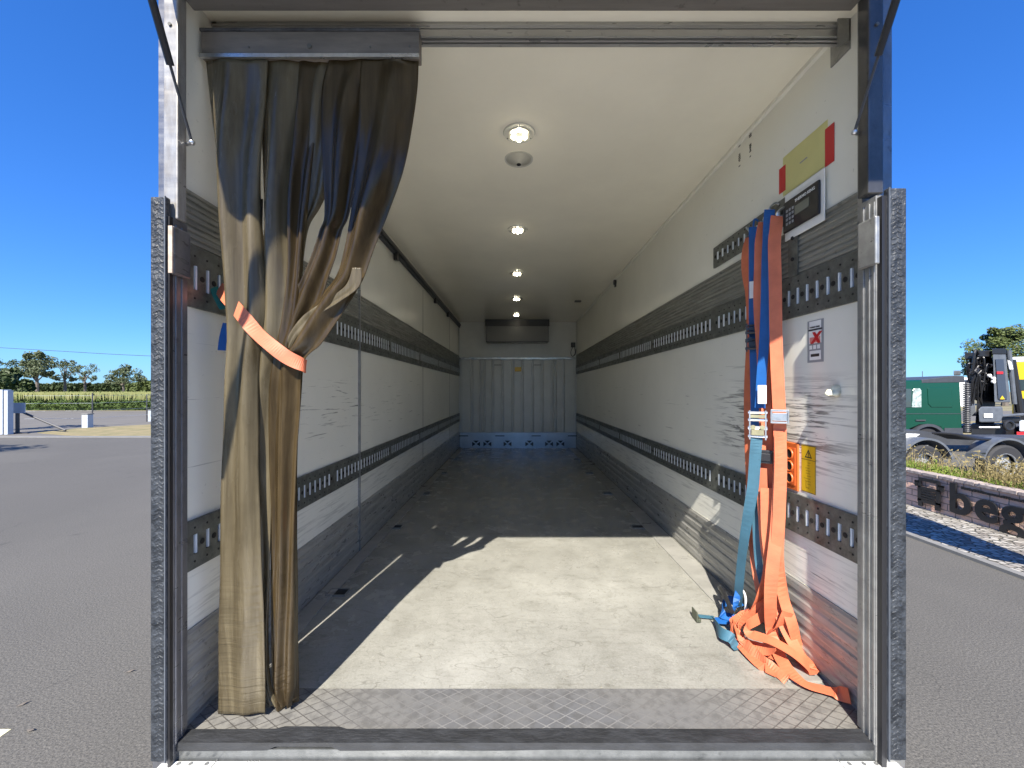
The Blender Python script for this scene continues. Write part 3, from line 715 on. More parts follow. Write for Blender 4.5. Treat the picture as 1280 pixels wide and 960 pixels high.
# white hall behind
d = 60
t = thing('white_hall', 'low white flat roofed hall far behind the green cab', 'building', (X(1190), d, 0))
obj('wall', bx(X(1090), X(1215), d, d + 12, 0, Z(475)), m_white, t)
obj('roof', bx(X(1126), X(1216), d - .3, d + 12, Z(475), Z(472)), mat('white roof sheet', (.7, .7, .7), .5), t)
obj('mast', tube(BM(), [P(1153, 472, d), P(1153, 464, d)], .04, 5), m_wire, t)
tree('broad_tree', 'large broad green tree behind the crane at the right edge', at(1256, 62), 62, zat(412, 62),
     [(-.42, .62, .15), (-.3, .78, .17), (-.05, .86, .17), (.22, .85, .16), (.42, .72, .17), (0, .66, .22), (.3, .6, .2), (-.25, .55, .17), (.5, .5, .15), (-.4, .48, .11), (.1, .48, .2), (-.2, .92, .09), (.05, .96, .08)], .5, m_leaf, None, nleaf=1500, lsz=.30)

# ------------------------------------------------------------------ the box truck we look into
T = thing('refrigerated_box_truck', 'open refrigerated truck body seen from its rear, white inside with steel load tracks', 'truck', (0.05, 5, 0))
CH = CAMZ
def outer(name, b_, m, **k): return obj(name, b_, m, T, **k)
outer('floor', bx(XL - .04, XR + .04, 1.665, DB, FLR - .10, FLR), m_floor)
outer('threshold_plate', bx(XL - .01, XR + .012, D0, 1.662, FLR - .06, FLR + .001), m_thr)
outer('ceiling', bx(XL - .06, XR + .06, 1.47, DB + .06, CEIL, CEIL + .10), m_ceil)
outer('left_wall', bx(XL - .07, XL, 1.47, DB + .06, FLR - .12, CEIL - .001), m_wall_l)
outer('right_wall', bx(XR, XR + .055, 1.51, DB + .06, FLR - .12, CEIL - .001), m_wall)
outer('front_wall', bx(XL, XR, DB, DB + .06, FLR, CEIL), m_back)
outer('subframe', bx(-1.0, 1.05, 1.5, 8.6, .75, FLR - .125), m_dkgrey)
for yy in (3.2, 7.6):
    for xx in (-1.15, .95):
        b = BM(); tube(b, [(xx, yy, .5), (xx + .28, yy, .5)], .5, 28); obj('road_wheel', b, m_tyre, T)
# corner trims
outer('ceiling_trim', bx(XL, XL + .02, 1.6, DB, CEIL - .02, CEIL - .001), m_wall)
outer('ceiling_trim', bx(XR - .02, XR, 1.6, DB, CEIL - .02, CEIL - .001), m_wall)
# metal side gutter on the floor
outer('floor_gutter', bx(1.16, XR - .022, 1.70, DB - .01, FLR, FLR + .006), m_kick)
outer('floor_gutter', bx(XL + .022, -1.10, 1.70, DB - .01, FLR, FLR + .006), m_kick)
for sx in (-1.085, 1.115):
    for k in range(6):
        yd = 2.45 + 1.18 * k
        if sx > 0 and yd < 3: continue
        b = BM(); box(b, sx - .05, sx + .05, yd - .035, yd + .035, FLR + .001, FLR + .0045, 0)
        o_ = obj('floor_anchor', b, m_hole, T)
        b = BM(); prism(b, [(sx - .06, yd - .044, FLR), (sx + .06, yd - .044, FLR), (sx + .06, yd + .044, FLR), (sx - .06, yd + .044, FLR), (sx - .06, yd - .04, FLR), (sx - .054, yd - .036, FLR), (sx - .054, yd + .036, FLR), (sx + .054, yd + .036, FLR), (sx + .054, yd - .036, FLR), (sx - .054, yd - .038, FLR)], (0, 0, .008)); obj('anchor_frame', b, m_galv, o_)

def ribbed(name, side, z0, z1, n_, y0_, y1_, m, base=.004, amp=.006):
    xw, s = (XR, -1) if side > 0 else (XL, 1)
    prof = [(0, z0)]
    for i in range(n_):
        a = z0 + (z1 - z0) * i / n_; h_ = (z1 - z0) / n_
        prof += [(base, a + .0005), (base, a + h_ * .22), (base + amp, a + h_ * .36), (base + amp, a + h_ * .8), (base, a + h_ * .94)]
    prof.append((base, z1 - .0003)); prof.append((0, z1))
    b_ = BM(); A = [b_.verts.new((xw + s * p_[0], y0_, p_[1])) for p_ in prof]; B = [b_.verts.new((xw + s * p_[0], y1_, p_[1])) for p_ in prof]
    for i in range(len(prof) - 1): b_.faces.new((A[i], B[i], B[i + 1], A[i + 1]))
    b_.faces.new(A); b_.faces.new(B[::-1])
    return obj(name, b_, m, T)
def track(name, side, z0, z1, y0_, y1_, pitch=.0600, sw=.021, sh=.42, start=.03, near=0):
    """perforated steel rail: a plate with real slots in front of a bright back strip"""
    xw, s = (XR, -1) if side > 0 else (XL, 1)
    t0, t1 = .010, .013
    b_ = BM(); zc = (z0 + z1) / 2; hz = (z1 - z0) * sh / 2
    box(b_, *sorted((xw + s * t0, xw + s * t1)), y0_, y1_, z0, zc - hz); box(b_, *sorted((xw + s * t0, xw + s * t1)), y0_, y1_, zc + hz, z1)
    ys = []; y_ = y0_ + start
    k = 0
    while y_ + sw < y1_ - .02:
        if k % 20 != 19: ys.append(y_)
        k += 1; y_ += pitch
    prev = y0_
    for y_ in ys:
        box(b_, *sorted((xw + s * t0, xw + s * t1)), prev, y_, zc - hz, zc + hz)
        prev = y_ + sw
    box(b_, *sorted((xw + s * t0, xw + s * t1)), prev, y1_, zc - hz, zc + hz)
    # folded returns to the wall at both edges
    box(b_, *sorted((xw + s * .0005, xw + s * (t1 - .0005))), y0_, y1_, z0 - .004, z0 - .0005); box(b_, *sorted((xw + s * .0005, xw + s * (t1 - .0005))), y0_, y1_, z1 + .0005, z1 + .004)
    box(b_, *sorted((xw + s * .001, xw + s * .002)), y0_ + .01, y1_ - .01, zc - hz - .01, zc + hz + .01, 2)
    for y_ in ys:            # bent steel tongue in each slot, its glint painted as a pale colour
        if y_ < 2.5: box(b_, *sorted((xw + s * .003, xw + s * .0105)), y_ + .0125, y_ + sw - .0005, zc - hz + .001, zc + hz - .001, 1)
        else: box(b_, *sorted((xw + s * .004, xw + s * .0127)), y_ + .003, y_ + sw - .0005, zc - hz + .001, zc + hz - .001, 1)
    for i, y_ in enumerate(ys):
        if y_ > 4: break
        ym = y_ + (pitch + sw) / 2
        disc_solid(b_, (xw + s * (t1 + .0005), ym, zc), (s, 0, 0), .011, .0015, 12, 2)
        for dz in (-.30, .30): disc_solid(b_, (xw + s * (t1 + .0005), y_ + .005, zc + dz * (z1 - z0) * 1.2), (s, 0, 0), .0045, .0012, 8, 2)
    return obj(name, b_, [m_track, m_slot, m_hole], T)
for side in (-1, 1):
    hi = .77 if side > 0 else .745
    up = (.35, .535) if side > 0 else (.315, .535)
    ribbed('ribbed_rub_rail', side, CH + up[1] + .006, CH + hi, 9, 1.46, DB - .005, m_rib)
    track('load_track', side, CH + up[0], CH + up[1], 1.465, DB - .01)
    track('load_track', side, CH - .665, CH - .49, 1.465, DB - .01)
    ribbed('kick_plate', side, FLR + .0, CH - .89, 5, 1.46, DB - .005, m_kick, .006, .004)
# short upper track and its bracket
track('short_load_track', 1, CH + .815, CH + .94, 1.90, 2.66)
outer('track_bracket', bx(XR - .016, XR - .012, 1.862, 1.925, CH + .54, CH + .945), m_track)
b = BM()
for zz in (.62, .72, .80): disc_solid(b, (XR - .017, 1.893, CH + zz), (-1, 0, 0), .009, .004, 10)
outer('bracket_bolts', b, m_hole)
# wall joints
for yy, w_, m_ in ((3.09, .012, m_galv), (5.26, .005, m_groove), (7.4, .005, m_groove)):
    outer('wall_joint', bx(XL, XL + (.018 if w_ > .01 else .003), yy, yy + w_, FLR, CH + 1.32), m_)
# runner rail on the left wall top
b = BM(); box(b, XL, XL + .045, 1.62, DB - .02, CH + 1.385, CH + 1.425); box(b, XL, XL + .03, 1.62, DB - .02, CH + 1.355, CH + 1.379)
rr_ = outer('runner_rail', b, m_dkgrey)
for yy in (3.95, 5.9, 7.0):
    obj('rail_runner', bx(XL + .012, XL + .052, yy, yy + .05, CH + 1.29, CH + 1.37), m_blackp, rr_, bevel=.005)
# header and curtain rail
outer('rear_header', bx(-1.179, 1.233, 1.405, 1.469, CH + 1.392, CEIL + .12), m_header, bevel=.004)
b = BM()
box(b, XL, XR, 1.60, 1.66, CEIL - .025, CEIL - .0005); box(b, XL, XR, 1.603, 1.612, CEIL - .055, CEIL - .028); box(b, XL, XR, 1.618, 1.626, CEIL - .06, CEIL - .028); box(b, XL, XR, 1.64, 1.655, CEIL - .055, CEIL - .028)
box(b, XL, XR, 1.597, 1.60, CEIL - .018, CEIL - .012)
cr = outer('curtain_rail', b, m_alu_h)
b = BM(); prism(b, [(XR - .05, 1.585, CEIL), (XR - .05, 1.585, CEIL - .115), (XR - .001, 1.585, CEIL - .085), (XR - .001, 1.585, CEIL)], (0, .006, 0)); box(b, XR - .006, XR - .001, 1.585, 1.68, CEIL - .12, CEIL); obj('rail_bracket', b, m_galv, cr)
# lamps
def lamp(y, lit=True):
    c_ = Vector((.023, y, CEIL - .001))
    b_ = BM(); disc_solid(b_, c_, (0, 0, -1), .092, .006, 40, r2=.088)
    lp = obj('ceiling_lamp', b_, m_bezel, T, smooth=False)
    b_ = BM(); disc_solid(b_, c_ + Vector((0, 0, -.0065)), (0, 0, -1), .062, .004, 32); obj('lens', b_, m_lens, lp)
    b_ = BM()
    for k in range(6):
        a = 2 * math.pi * (k + .5) / 6; q = c_ + Vector((math.cos(a) * .037, math.sin(a) * .045, -.011))
        M = Matrix.Translation(q); bmesh.ops.create_uvsphere(b_, u_segments=12, v_segments=8, radius=.0125, matrix=M)
    obj('led', b_, m_led, lp, smooth=True)
    b_ = BM()
    for k in range(3):
        a = 2 * math.pi * (k + .25) / 3; disc_solid(b_, c_ + Vector((math.cos(a) * .077, math.sin(a) * .077, -.006)), (0, 0, -1), .004, .003, 8)
    obj('screw', b_, m_groove, lp)
for k in range(5): lamp((2.29, 3.66, 5.03, 6.42, 7.80)[k])
c_ = Vector((.023, 2.55, CEIL - .001))
b = BM(); disc_solid(b, c_, (0, 0, -1), .09, .004, 40); 
sd = obj('ceiling_vent', b, m_bezel, T)
b = BM(); disc_solid(b, c_ + Vector((0, 0, -.0045)), (0, 0, -1), .08, .028, 32, r2=.02); obj('cone', b, m_lens, sd, smooth=False)
b = BM(); disc_solid(b, c_ + Vector((0, -.0, -.033)), (0, 0, -1), .014, .004, 16); obj('nozzle', b, m_hole, sd)
# evaporator
e_ = outer('evaporator', bx(-.606, .695, 8.30, DB - .001, CH + 1.01, CEIL - .001), mat('evaporator housing', (.13, .13, .125), .35), bevel=.01)
obj('air_outlet', bx(-.62, .71, 8.285, 8.299, CH + 1.33, CEIL - .002), m_blackp, e_)
b = BM()
for k in range(7): box(b, -.6, .69, 8.276, 8.284, CH + 1.345 + k * .018, CH + 1.35 + k * .018)
obj('louvre', b, m_dkgrey, e_)
obj('lower_lip', bx(-.606, .695, 8.285, 8.299, CH + 1.003, CH + 1.02), m_blackp, e_)
# front bulkhead
kz = lambda py: CH + (488 - py) / 500 * DB
outer('bulkhead_upper', bx(XL + .02, XR - .02, DB - .05, DB - .001, kz(447), CEIL - .001), m_back)
outer('bulkhead_ledge', bx(XL + .02, XR - .02, DB - .085, DB - .001, kz(449.5), kz(447.2)), m_alu)
gx = [575.5, 590, 600.7, 605.5, 616, 628, 641, 653, 665.5, 677.5, 690, 694, 704, 719.5]
b = BM()
for i in range(len(gx) - 1):
    a_, c2_ = (gx[i] - 644) / 500 * DB + .018, (gx[i + 1] - 644) / 500 * DB - .018
    a_ = max(a_, XL + .01); c2_ = min(c2_, XR - .01); q = .02
    prism(b, [(a_, DB - .004, kz(540)), (a_ + q * .6, DB - .045, kz(540)), (c2_ - q * .6, DB - .045, kz(540)), (c2_, DB - .004, kz(540))], (0, 0, kz(449.6) - kz(540)))
outer('bulkhead_panels', b, m_back)
b = BM()
for i in (4, 8): a_ = (gx[i] - 644) / 500 * DB + .03; box(b, a_, a_ + .16, DB - .051, DB - .046, kz(456.8), kz(456)); box(b, a_, a_ + .16, DB - .051, DB - .046, kz(450.2), kz(449.9))
outer('panel_slots', b, m_groove)
outer('yellow_notice', bx((643.5 - 644) / 500 * DB, (651.5 - 644) / 500 * DB, DB - .052, DB - .046, kz(464.5), kz(459)), m_warn)
pl = outer('bulkhead_kick_plate', bx(XL + .02, XR - .02, DB - .07, DB - .046, FLR + .001, kz(540.2)), m_bpl)
b = BM()
for px in (595.5, 609.5, 634.5, 661.5, 686, 700):
    cx = (px - 644) / 500 * DB; cz = kz(554.5)
    for s1 in (-1, 1):
        prism(b, [(cx + s1 * .012, DB - .0705, cz), (cx + s1 * .085, DB - .0705, cz + .05), (cx + s1 * .085, DB - .0705, cz - .05)], (0, -.002, 0))
    prism(b, [(cx, DB - .0705, cz + .02), (cx - .06, DB - .0705, cz + .075), (cx + .06, DB - .0705, cz + .075)], (0, -.002, 0))
for px in (580, 625, 670, 715): cx = (px - 644) / 500 * DB; box(b, cx - .1, cx + .1, DB - .0725, DB - .0705, kz(545), kz(543.8))
obj('cutouts', b, m_hole, pl)
# sensors
q = Vector((XR - .02, 8.3, 0))
s_ = outer('temperature_sensor', bx((714 - 644) / 500 * 8.4, (719.2 - 644) / 500 * 8.4, 8.4, 8.46, zat(434, 8.4), zat(428, 8.4)), m_blackp, bevel=.005)
b = BM(); tube(b, cat([P(716, 434, 8.4), P(713.5, 440, 8.4), P(715, 445, 8.4), P(719, 443, 8.4), P(720, 436, 8.4)], 6), .006, 6); tube(b, cat([P(718, 434, 8.4), P(719, 441, 8.4), P(716, 446, 8.4)], 6), .006, 6); obj('sensor_cable', b, m_blackp, s_)
d_ = XR * 500 / (770 - 644); q = RW(770, 353)
b = BM(); disc_solid(b, q, (-1, 0, 0), .035, .03, 16); box(b, XR - .02, XR, q.y - .02, q.y + .02, q.z - .06, q.z - .02); outer('wall_sensor', b, m_blackp)
for (px, py) in ((716, 375), (727, 430)):
    q = P(px, py, 7.0); q.x = min(q.x, XR - .001)
outer('small_plate', bx(.98, 1.08, 6.55, 6.62, CEIL - .02, CEIL - .001), m_groove)

# stickers and controls on the right wall
def rwquad(name, corners, m, off=.002, th=.0015, parent=None):
    pts = [RW(*c_, off=off) for c_ in corners]; b_ = BM(); prism(b_, pts, (-th, 0, 0)); return obj(name, b_, m, parent or T)
def wr(y_a, y_b, z_a, z_b, off, th=.001, b_=None):   # rectangle on the right wall
    b_ = b_ or BM(); return box(b_, XR - off - th, XR - off, min(y_a, y_b), max(y_a, y_b), z_a, z_b)
def DR(px): return XR * 500 / (px - 644)
def ZR(px, py): return CH + (488 - py) / 500 * DR(px)
ya, yb = DR(979), DR(1035); zt, zb = ZR(1035, 149), ZR(979, 246)
yf = obj('reflective_film', wr(ya, yb, zb, zt, .0005), m_yel, T)
rz0, rz1 = ZR(983, 237), ZR(983, 205)
obj('red_tape', wr(DR(974.5), DR(982.5), rz0, rz1, .002), m_red, T)
obj('red_tape', wr(DR(1032), DR(1043.5), ZR(1038, 205), ZR(1038, 157), .002), m_red, T)
obj('dark_scuff', prism(BM(), [RW(999.5, 204, .0018), RW(1009, 196, .0018), RW(1010, 197, .0018), RW(1001, 204.5, .0018)], (-.0004, 0, 0)), m_lgrey, T)
b = BM()
random.seed(11)
for px in (924.5, 938):
    for k in range(16):
        py = (172 if px < 930 else 160) + k * 2.1 + (4 if k > 6 else 0)
        if k in (6, 7, 13, 14): continue
        w__ = random.uniform(.8, 1.6); wr(DR(px - w__), DR(px + w__), ZR(px, py + .7), ZR(px, py - .7), .0005, .0005, b)
outer('stamped_numbers', b, m_ink)
# controller
yA, yB = DR(985.8), DR(1036)
zlo, zhi = CH + .735, CH + .98
pl_ = obj('controller_backplate', wr(yA, yB, CH + .722, CH + .945, .013, .006), m_white, T, bevel=.003)
ctl = obj('controller', wr(DR(986.5), DR(1032.5), CH + .757, CH + .905, .020, .012), m_blackp, T, bevel=.012)
def cw(u, v): return (yA + (yB - yA) * u, CH + .757 + .148 * v)
y_, z_ = cw(.36, .38); y2_, z2_ = cw(.72, .66)
obj('display', wr(y_, y2_, z_, z2_, .0325), m_lcd, ctl)
MT = lambda y, z, off: ax_matrix((XR - off, y, z), (0, -1, 0), (0, 0, 1))
y_, z_ = cw(.36, .78); obj('lettering', text_bm('THERMO KING', .0185, .0004, MT(y_, z_, .0335), offset=.0004), m_wlabel, ctl)
b = BM()
for i in range(3):
    for j in range(4):
        y_, z_ = cw(.12 + .08 * i, .2 + .14 * j); wr(y_, y_ - .012, z_, z_ + .012, .0325, .001, b)
obj('keypad', b, m_lgrey, ctl)
# label column
ya, yb = DR(1011), DR(1028.5); 
def lr(v0, v1, u0=0, u1=1, m=None, nm='print', off=.0022, par=None):
    z1 = CH + .308 - .178 * v0 ; z0 = CH + .308 - .178 * v1
    return obj(nm, wr(ya + (yb - ya) * u0, ya + (yb - ya) * u1, z0, z1, off, .0006), m, par or T)
lb = lr(-.02, 1.03, -.08, 1.08, m_lgrey, 'instruction_label', .0008)
lr(.0, .19, .08, .92, m_wlabel, par=lb); lr(.2, .23, .0, 1, m_ink, par=lb); lr(.24, .56, .06, .94, m_wlabel, par=lb); lr(.74, .97, .1, .9, m_wlabel, par=lb); lr(.82, .89, .2, .8, m_ink, 'print', .003, lb)
lr(.4, .54, .12, .88, mat('pale red print', (.7, .25, .22), .5), 'print', .003, lb)
y_ = ya + (yb - ya) * .3; obj('red_cross', text_bm('X', .062, .0004, MT(y_, CH + .212, .0045), offset=.004, shear=.2), m_red, lb)
y_ = ya + (yb - ya) * .12; obj('lettering', text_bm('THERMO KING', .0088, .0003, MT(y_, CH + .278, .0036), offset=.0004), m_ink, lb)
y_ = ya + (yb - ya) * .13
for k in range(3): y2 = ya + (yb - ya) * (.12 + .28 * k); lr(.6, .7, .1 + .28 * k, .3 + .28 * k, m_wlabel, 'print', .003, lb)
# torn foam plug in the wall
b = BM(); bmesh.ops.create_icosphere(b, subdivisions=3, radius=.021, matrix=Matrix.Translation(RW(1048, 489, .025)))
for v_ in b.verts: v_.co += v_.normal * mnoise.noise(v_.co * 45) * .025 if v_.normal.length else Vector()
bmesh.ops.scale(b, vec=(1.2, .8, 1), verts=b.verts, space=Matrix.Translation(-RW(1048, 489, .03)))
b2 = obj('foam_plug', b, mat('cream foam', (.72, .70, .55), .6, var=.2, vscale=40), T)
obj('plug_stem', tube(BM(), [RW(1048, 489, .0), RW(1049, 492, .045)], .009, 8), m_wlabel, b2)
# orange socket plate
yA, yB = DR(980), DR(1000); zc1 = ZR(992, 553); zc0 = ZR(992, 612)
sk = obj('strap_socket', wr(yA + .03, yB, zc0, zc1, .001, .010), m_socket, T, bevel=.01)
ym = (DR(985) + DR(996)) / 2
obj('socket_face', wr(DR(983.5), DR(997.5), zc0 + .025, zc1 - .025, .0115, .003), mat('darker orange plastic', (.62, .13, .03), .4), sk, bevel=.003)
for py in (567, 582, 597):
    zc = ZR(990, py)
    b = BM(); ringm(b, (XR - .0155, ym, zc), (1, 0, 0), .0235, .004, 24); o_ = obj('socket_ring', b, m_socket, sk)
    obj('socket_hole', disc_solid(BM(), (XR - .015, ym, zc), (-1, 0, 0), .022, .0012, 20), m_hole, sk)
# warning sticker
ya2, yb2 = DR(1002.3), DR(1020); z1_, z0_ = ZR(1011, 557), ZR(1011, 616)
ws = obj('warning_sticker', wr(ya2, yb2, z0_, z1_, .0008, .0008), m_warn, T)
b = BM(); ymid = (ya2 + yb2) / 2; s_ = .022; zt_ = z1_ - .018
outl = [(ymid, zt_), (ymid - s_, zt_ - .038), (ymid + s_, zt_ - .038)]
inn = [(ymid, zt_ - .009), (ymid - s_ * .68, zt_ - .033), (ymid + s_ * .68, zt_ - .033)]
for k in range(3):
    a_, c2_, e2, f2 = outl[k], outl[(k + 1) % 3], inn[(k + 1) % 3], inn[k]
    prism(b, [(XR - .0018, *a_), (XR - .0018, *c2_), (XR - .0018, *e2), (XR - .0018, *f2)], (-.0004, 0, 0))
wr(ymid - .002, ymid + .002, zt_ - .026, zt_ - .014, .0018, .0004, b); wr(ymid - .002, ymid + .002, zt_ - .031, zt_ - .028, .0018, .0004, b)
wr(ya2, yb2, z1_ - .066, z1_ - .064, .0018, .0004, b)
wr(ya2 - .002, yb2 + .002, z1_ - .003, z1_ - .001, .0018, .0004, b); wr(ya2 - .002, yb2 + .002, z0_ + .001, z0_ + .003, .0018, .0004, b); wr(yb2 + .001, yb2 + .0025, z0_, z1_, .0018, .0004, b)
obj('pictogram', b, m_ink, ws)
b = BM()
for k in range(9):
    z = z1_ - .08 - k * .012; L = random.uniform(.012, .04); o2 = random.uniform(-.008, .008); wr(ymid - L / 2 + o2, ymid + L / 2 + o2, z, z + .002, .0018, .0003, b)
wr(ymid + .012, ymid + .015, z0_ + .02, z0_ + .05, .0018, .0004, b); wr(ymid - .005, ymid + .015, z0_ + .02, z0_ + .023, .0018, .0004, b)
obj('fine_print', b, mat('brown ink', (.30, .17, .01), .5), ws)

# the reveal behind the posts
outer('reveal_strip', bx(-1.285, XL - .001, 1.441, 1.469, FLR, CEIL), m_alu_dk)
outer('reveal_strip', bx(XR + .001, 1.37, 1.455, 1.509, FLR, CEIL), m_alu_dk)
outer('reveal_strip', bx(1.262, XR, 1.455, 1.475, FLR + .005, CEIL), m_galv)
# posts, seals and sill
def seal(name, x0, x1, z0, z1):
    t_ = outer(name, bx(x0, x1, 1.372, 1.39, z0, z1), m_rubber, bevel=.004)
    b_ = BM(); z = z0 + .02; i = 0; xm = (x0 + x1) / 2
    while z < z1 - .02:
        h_ = random.uniform(.012, .022)
        for sg_ in (-1, 1):
            M = Matrix.Translation((xm + sg_ * .008 + random.uniform(-.002, .002), 1.3722, z + sg_ * .002)) @ Matrix.Rotation(sg_ * random.uniform(.3, .8), 4, 'Y') @ Matrix.Diagonal((.011, .0017, .0045, 1))
            bmesh.ops.create_icosphere(b_, subdivisions=2, radius=1, matrix=M)
        z += random.uniform(.014, .022)
    obj('embossing', b_, m_rubber, t_, smooth=True)
    obj('seal_edge', bx(x1 - .003 if x0 < 0 else x0, x1 if x0 < 0 else x0 + .003, 1.366, 1.3715, z0, z1), m_grey, t_)
    return t_
seal('corner_seal', -1.252, -1.196, CH - 1.275, CH + .665)
seal('corner_seal', 1.278, 1.343, CH - 1.27, CH + .695)
b = BM(); box(b, -1.262, -1.19, 1.391, 1.4535, FLR - .08, CH + .60); box(b, -1.193, -1.187, 1.40, 1.41, FLR, CH + .58); box(b, -1.193, -1.187, 1.425, 1.435, FLR, CH + .58)
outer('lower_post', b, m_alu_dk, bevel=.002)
b = BM(); box(b, 1.258, 1.36, 1.395, 1.4535, FLR - .08, CH + .68); box(b, 1.2545, 1.2575, 1.398, 1.405, FLR, CH + .66); box(b, 1.2545, 1.2575, 1.416, 1.424, FLR, CH + .66); box(b, 1.2545, 1.2575, 1.44, 1.45, FLR, CH + .66)
outer('lower_post', b, m_galv, bevel=.001)
outer('seal_backing', bx(1.262, 1.279, 1.376, 1.394, FLR - .1, CH + .67), m_blackp)
outer('seal_backing', bx(-1.197, -1.189, 1.376, 1.390, FLR - .1, CH + .60), m_blackp)
outer('upper_post', bx(-1.232, -1.182, 1.40, 1.440, CH + .601, CH + 1.60), m_postl, bevel=.004)
outer('upper_post', bx(1.236, 1.290, 1.40, 1.445, CH + .69, CH + 1.60), m_postr, bevel=.004)
for sx, x_, z_ in ((-1, -1.207, 1.28), (1, 1.265, 1.28)):
    outer('post_bolt', disc_solid(BM(), (x_, 1.399, CH + z_), (0, -1, 0), .006, .004, 10), m_groove)
# door catches
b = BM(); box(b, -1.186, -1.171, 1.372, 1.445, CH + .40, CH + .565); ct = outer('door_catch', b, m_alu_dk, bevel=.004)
obj('catch_edge', bx(-1.1855, -1.1715, 1.366, 1.3715, CH + .402, CH + .563), m_galv_edge, ct)
b = BM(); box(b, 1.236, 1.252, 1.372, 1.445, CH + .435, CH + .60); ct = outer('door_catch', b, m_galv, bevel=.004)
# sill
b = BM(); NX = 90
for i in range(NX):
    xa, xb = -1.245 + 2.58 * i / NX, -1.245 + 2.58 * (i + 1) / NX
    def lz(x): return mnoise.noise(Vector((x * 2.3, 0, 3))) * .006 + (.010 if -.86 < x < -.62 else 0)
    pa = [(xa, 1.455 + lz(xa), FLR + .010), (xa, 1.405, FLR + .002), (xa, 1.402 + lz(xa) * .3, FLR - .022 + lz(xa)), (xa, 1.455, FLR - .02)]
    pb = [(xb, 1.455 + lz(xb), FLR + .010), (xb, 1.405, FLR + .002), (xb, 1.402 + lz(xb) * .3, FLR - .022 + lz(xb)), (xb, 1.455, FLR - .02)]
    A = [b.verts.new(q) for q in pa]; B = [b.verts.new(q) for q in pb]
    for k in range(4): b.faces.new((A[k], A[(k + 1) % 4], B[(k + 1) % 4], B[k]))
bmesh.ops.remove_doubles(b, verts=b.verts, dist=.0001)
outer('rubber_sill_lip', b, m_lip)
outer('sill_beam', bx(-1.225, 1.32, 1.408, 1.45, FLR - .15, FLR - .024), m_sill)
# tail lift deck, lowered a little below the sill
TL = outer('tail_lift_deck', bx(-1.20, 1.29, -.35, 1.325, FLR - .12, FLR - .062), m_plate_alu, bevel=.003)
obj('hinge_beam', bx(-1.235, 1.335, 1.327, 1.404, FLR - .13, FLR - .058), m_white, TL, bevel=.006)
b = BM()
for px in (225, 240, 260): disc_solid(b, ((px - 644) / 500 * 1.395, 1.388, FLR - .0575), (0, 0, 1), .0065, .003, 12)
for px in (1060, 1078, 1093): disc_solid(b, ((px - 644) / 500 * 1.395, 1.388, FLR - .0575), (0, 0, 1), .0065, .003, 12)
for px in (269, 1050): x = (px - 644) / 500 * 1.395; box(b, x - .0015, x + .0015, 1.33, 1.405, FLR - .0575, FLR - .056)
for px in (309, 313, 317, 323): x = (px - 644) / 500 * 1.395; box(b, x - .001, x + .001, 1.388, 1.403, FLR - .0575, FLR - .0568)
obj('hinge_bolt', b, m_galv, TL)
# raised rear flap with gas struts
F0, F1 = Vector((0, 1.385, CH + 1.54)), Vector((0, .60, CH + 1.53))
b = BM(); prism(b, [(-1.235, F0.y, F0.z), (-1.235, F1.y, F1.z), (-1.235, F1.y, F1.z + .05), (-1.235, F0.y, F0.z + .05)], (2.60, 0, 0))
fl = outer('raised_rear_flap', b, m_white, bevel=.003)
b = BM(); box(b, -1.23, 1.36, 1.40, 1.468, CEIL + .08, CEIL + .2); outer('hinge_rail', b, m_alu)
for sgn, pts in ((-1, (P(240, 178, 1.43), P(213, 82, 1.31), Vector((-1.17, 1.13, CH + 1.54)))), (1, (P(1068, 165, 1.43), P(1098, 70, 1.31), Vector((1.25, 1.13, CH + 1.54))))):
    a_, m__, c3 = pts
    b_ = BM(); tube(b_, [a_, m__], .0045, 10); st = obj('gas_strut', b_, m_dkgrey, T)
    b_ = BM(); tube(b_, [m__, m__ + (m__ - a_).normalized() * .44], .0115, 12); obj('cylinder', b_, m_blackp, st)
    b_ = BM(); bmesh.ops.create_uvsphere(b_, u_segments=12, v_segments=8, radius=.010, matrix=Matrix.Translation(a_)); tube(b_, [a_, a_ + Vector((sgn * .03 if sgn < 0 else .02, .012, 0))], .006, 8); obj('ball_joint', b_, m_zinc, st, smooth=True)
b = BM(); ribbon(b, [((-1.07, .62, CH + 1.60), (1, 0, 0)), ((-1.125, .62, CH + 1.33), (1, 0, .2)), ((-1.20, .62, CH + .93), (1, 0, .2)), ((-1.275, .62, CH + .54), (1, 0, .2))], .035)
obj('pull_strap', b, m_blackp, fl)

# ------------------------------------------------------------------ strip curtain
DC = 1.54
cu = thing('strip_curtain', 'grimy brown vinyl strip curtain gathered to the left and tied with an orange strap', 'curtain', (P(310, 890, DC).x, DC, FLR))
b = BM(); box(b, P(254, 0, DC).x, P(525, 0, DC).x, DC - .012, DC + .03, CH + 1.272, CH + 1.372)
hd = obj('header_rail', b, mat('grey header', (.17, .145, .12), .6, .0, var=.2, vscale=5, stretch=(1, 5, 5)), cu, bevel=.003)
obj('header_lip', bx(P(254, 0, DC).x, P(525, 0, DC).x, DC - .022, DC - .0125, CH + 1.266, CH + 1.280), m_alu, hd)
obj('header_top', bx(P(250, 0, DC).x + .01, P(525, 0, DC).x, DC - .016, DC + .05, CH + 1.3725, CH + 1.382), m_alu_dk, hd)
b = BM(); disc_solid(b, P(387, 58, DC - .0125), (0, -1, 0), .009, .004, 12); disc_solid(b, P(311, 59, DC - .0125), (0, -1, 0), .004, .002, 8); disc_solid(b, P(463, 59, DC - .0125), (0, -1, 0), .004, .002, 8); disc_solid(b, P(512, 58, DC - .0125), (0, -1, 0), .004, .002, 8)
obj('screw', b, m_groove, hd)
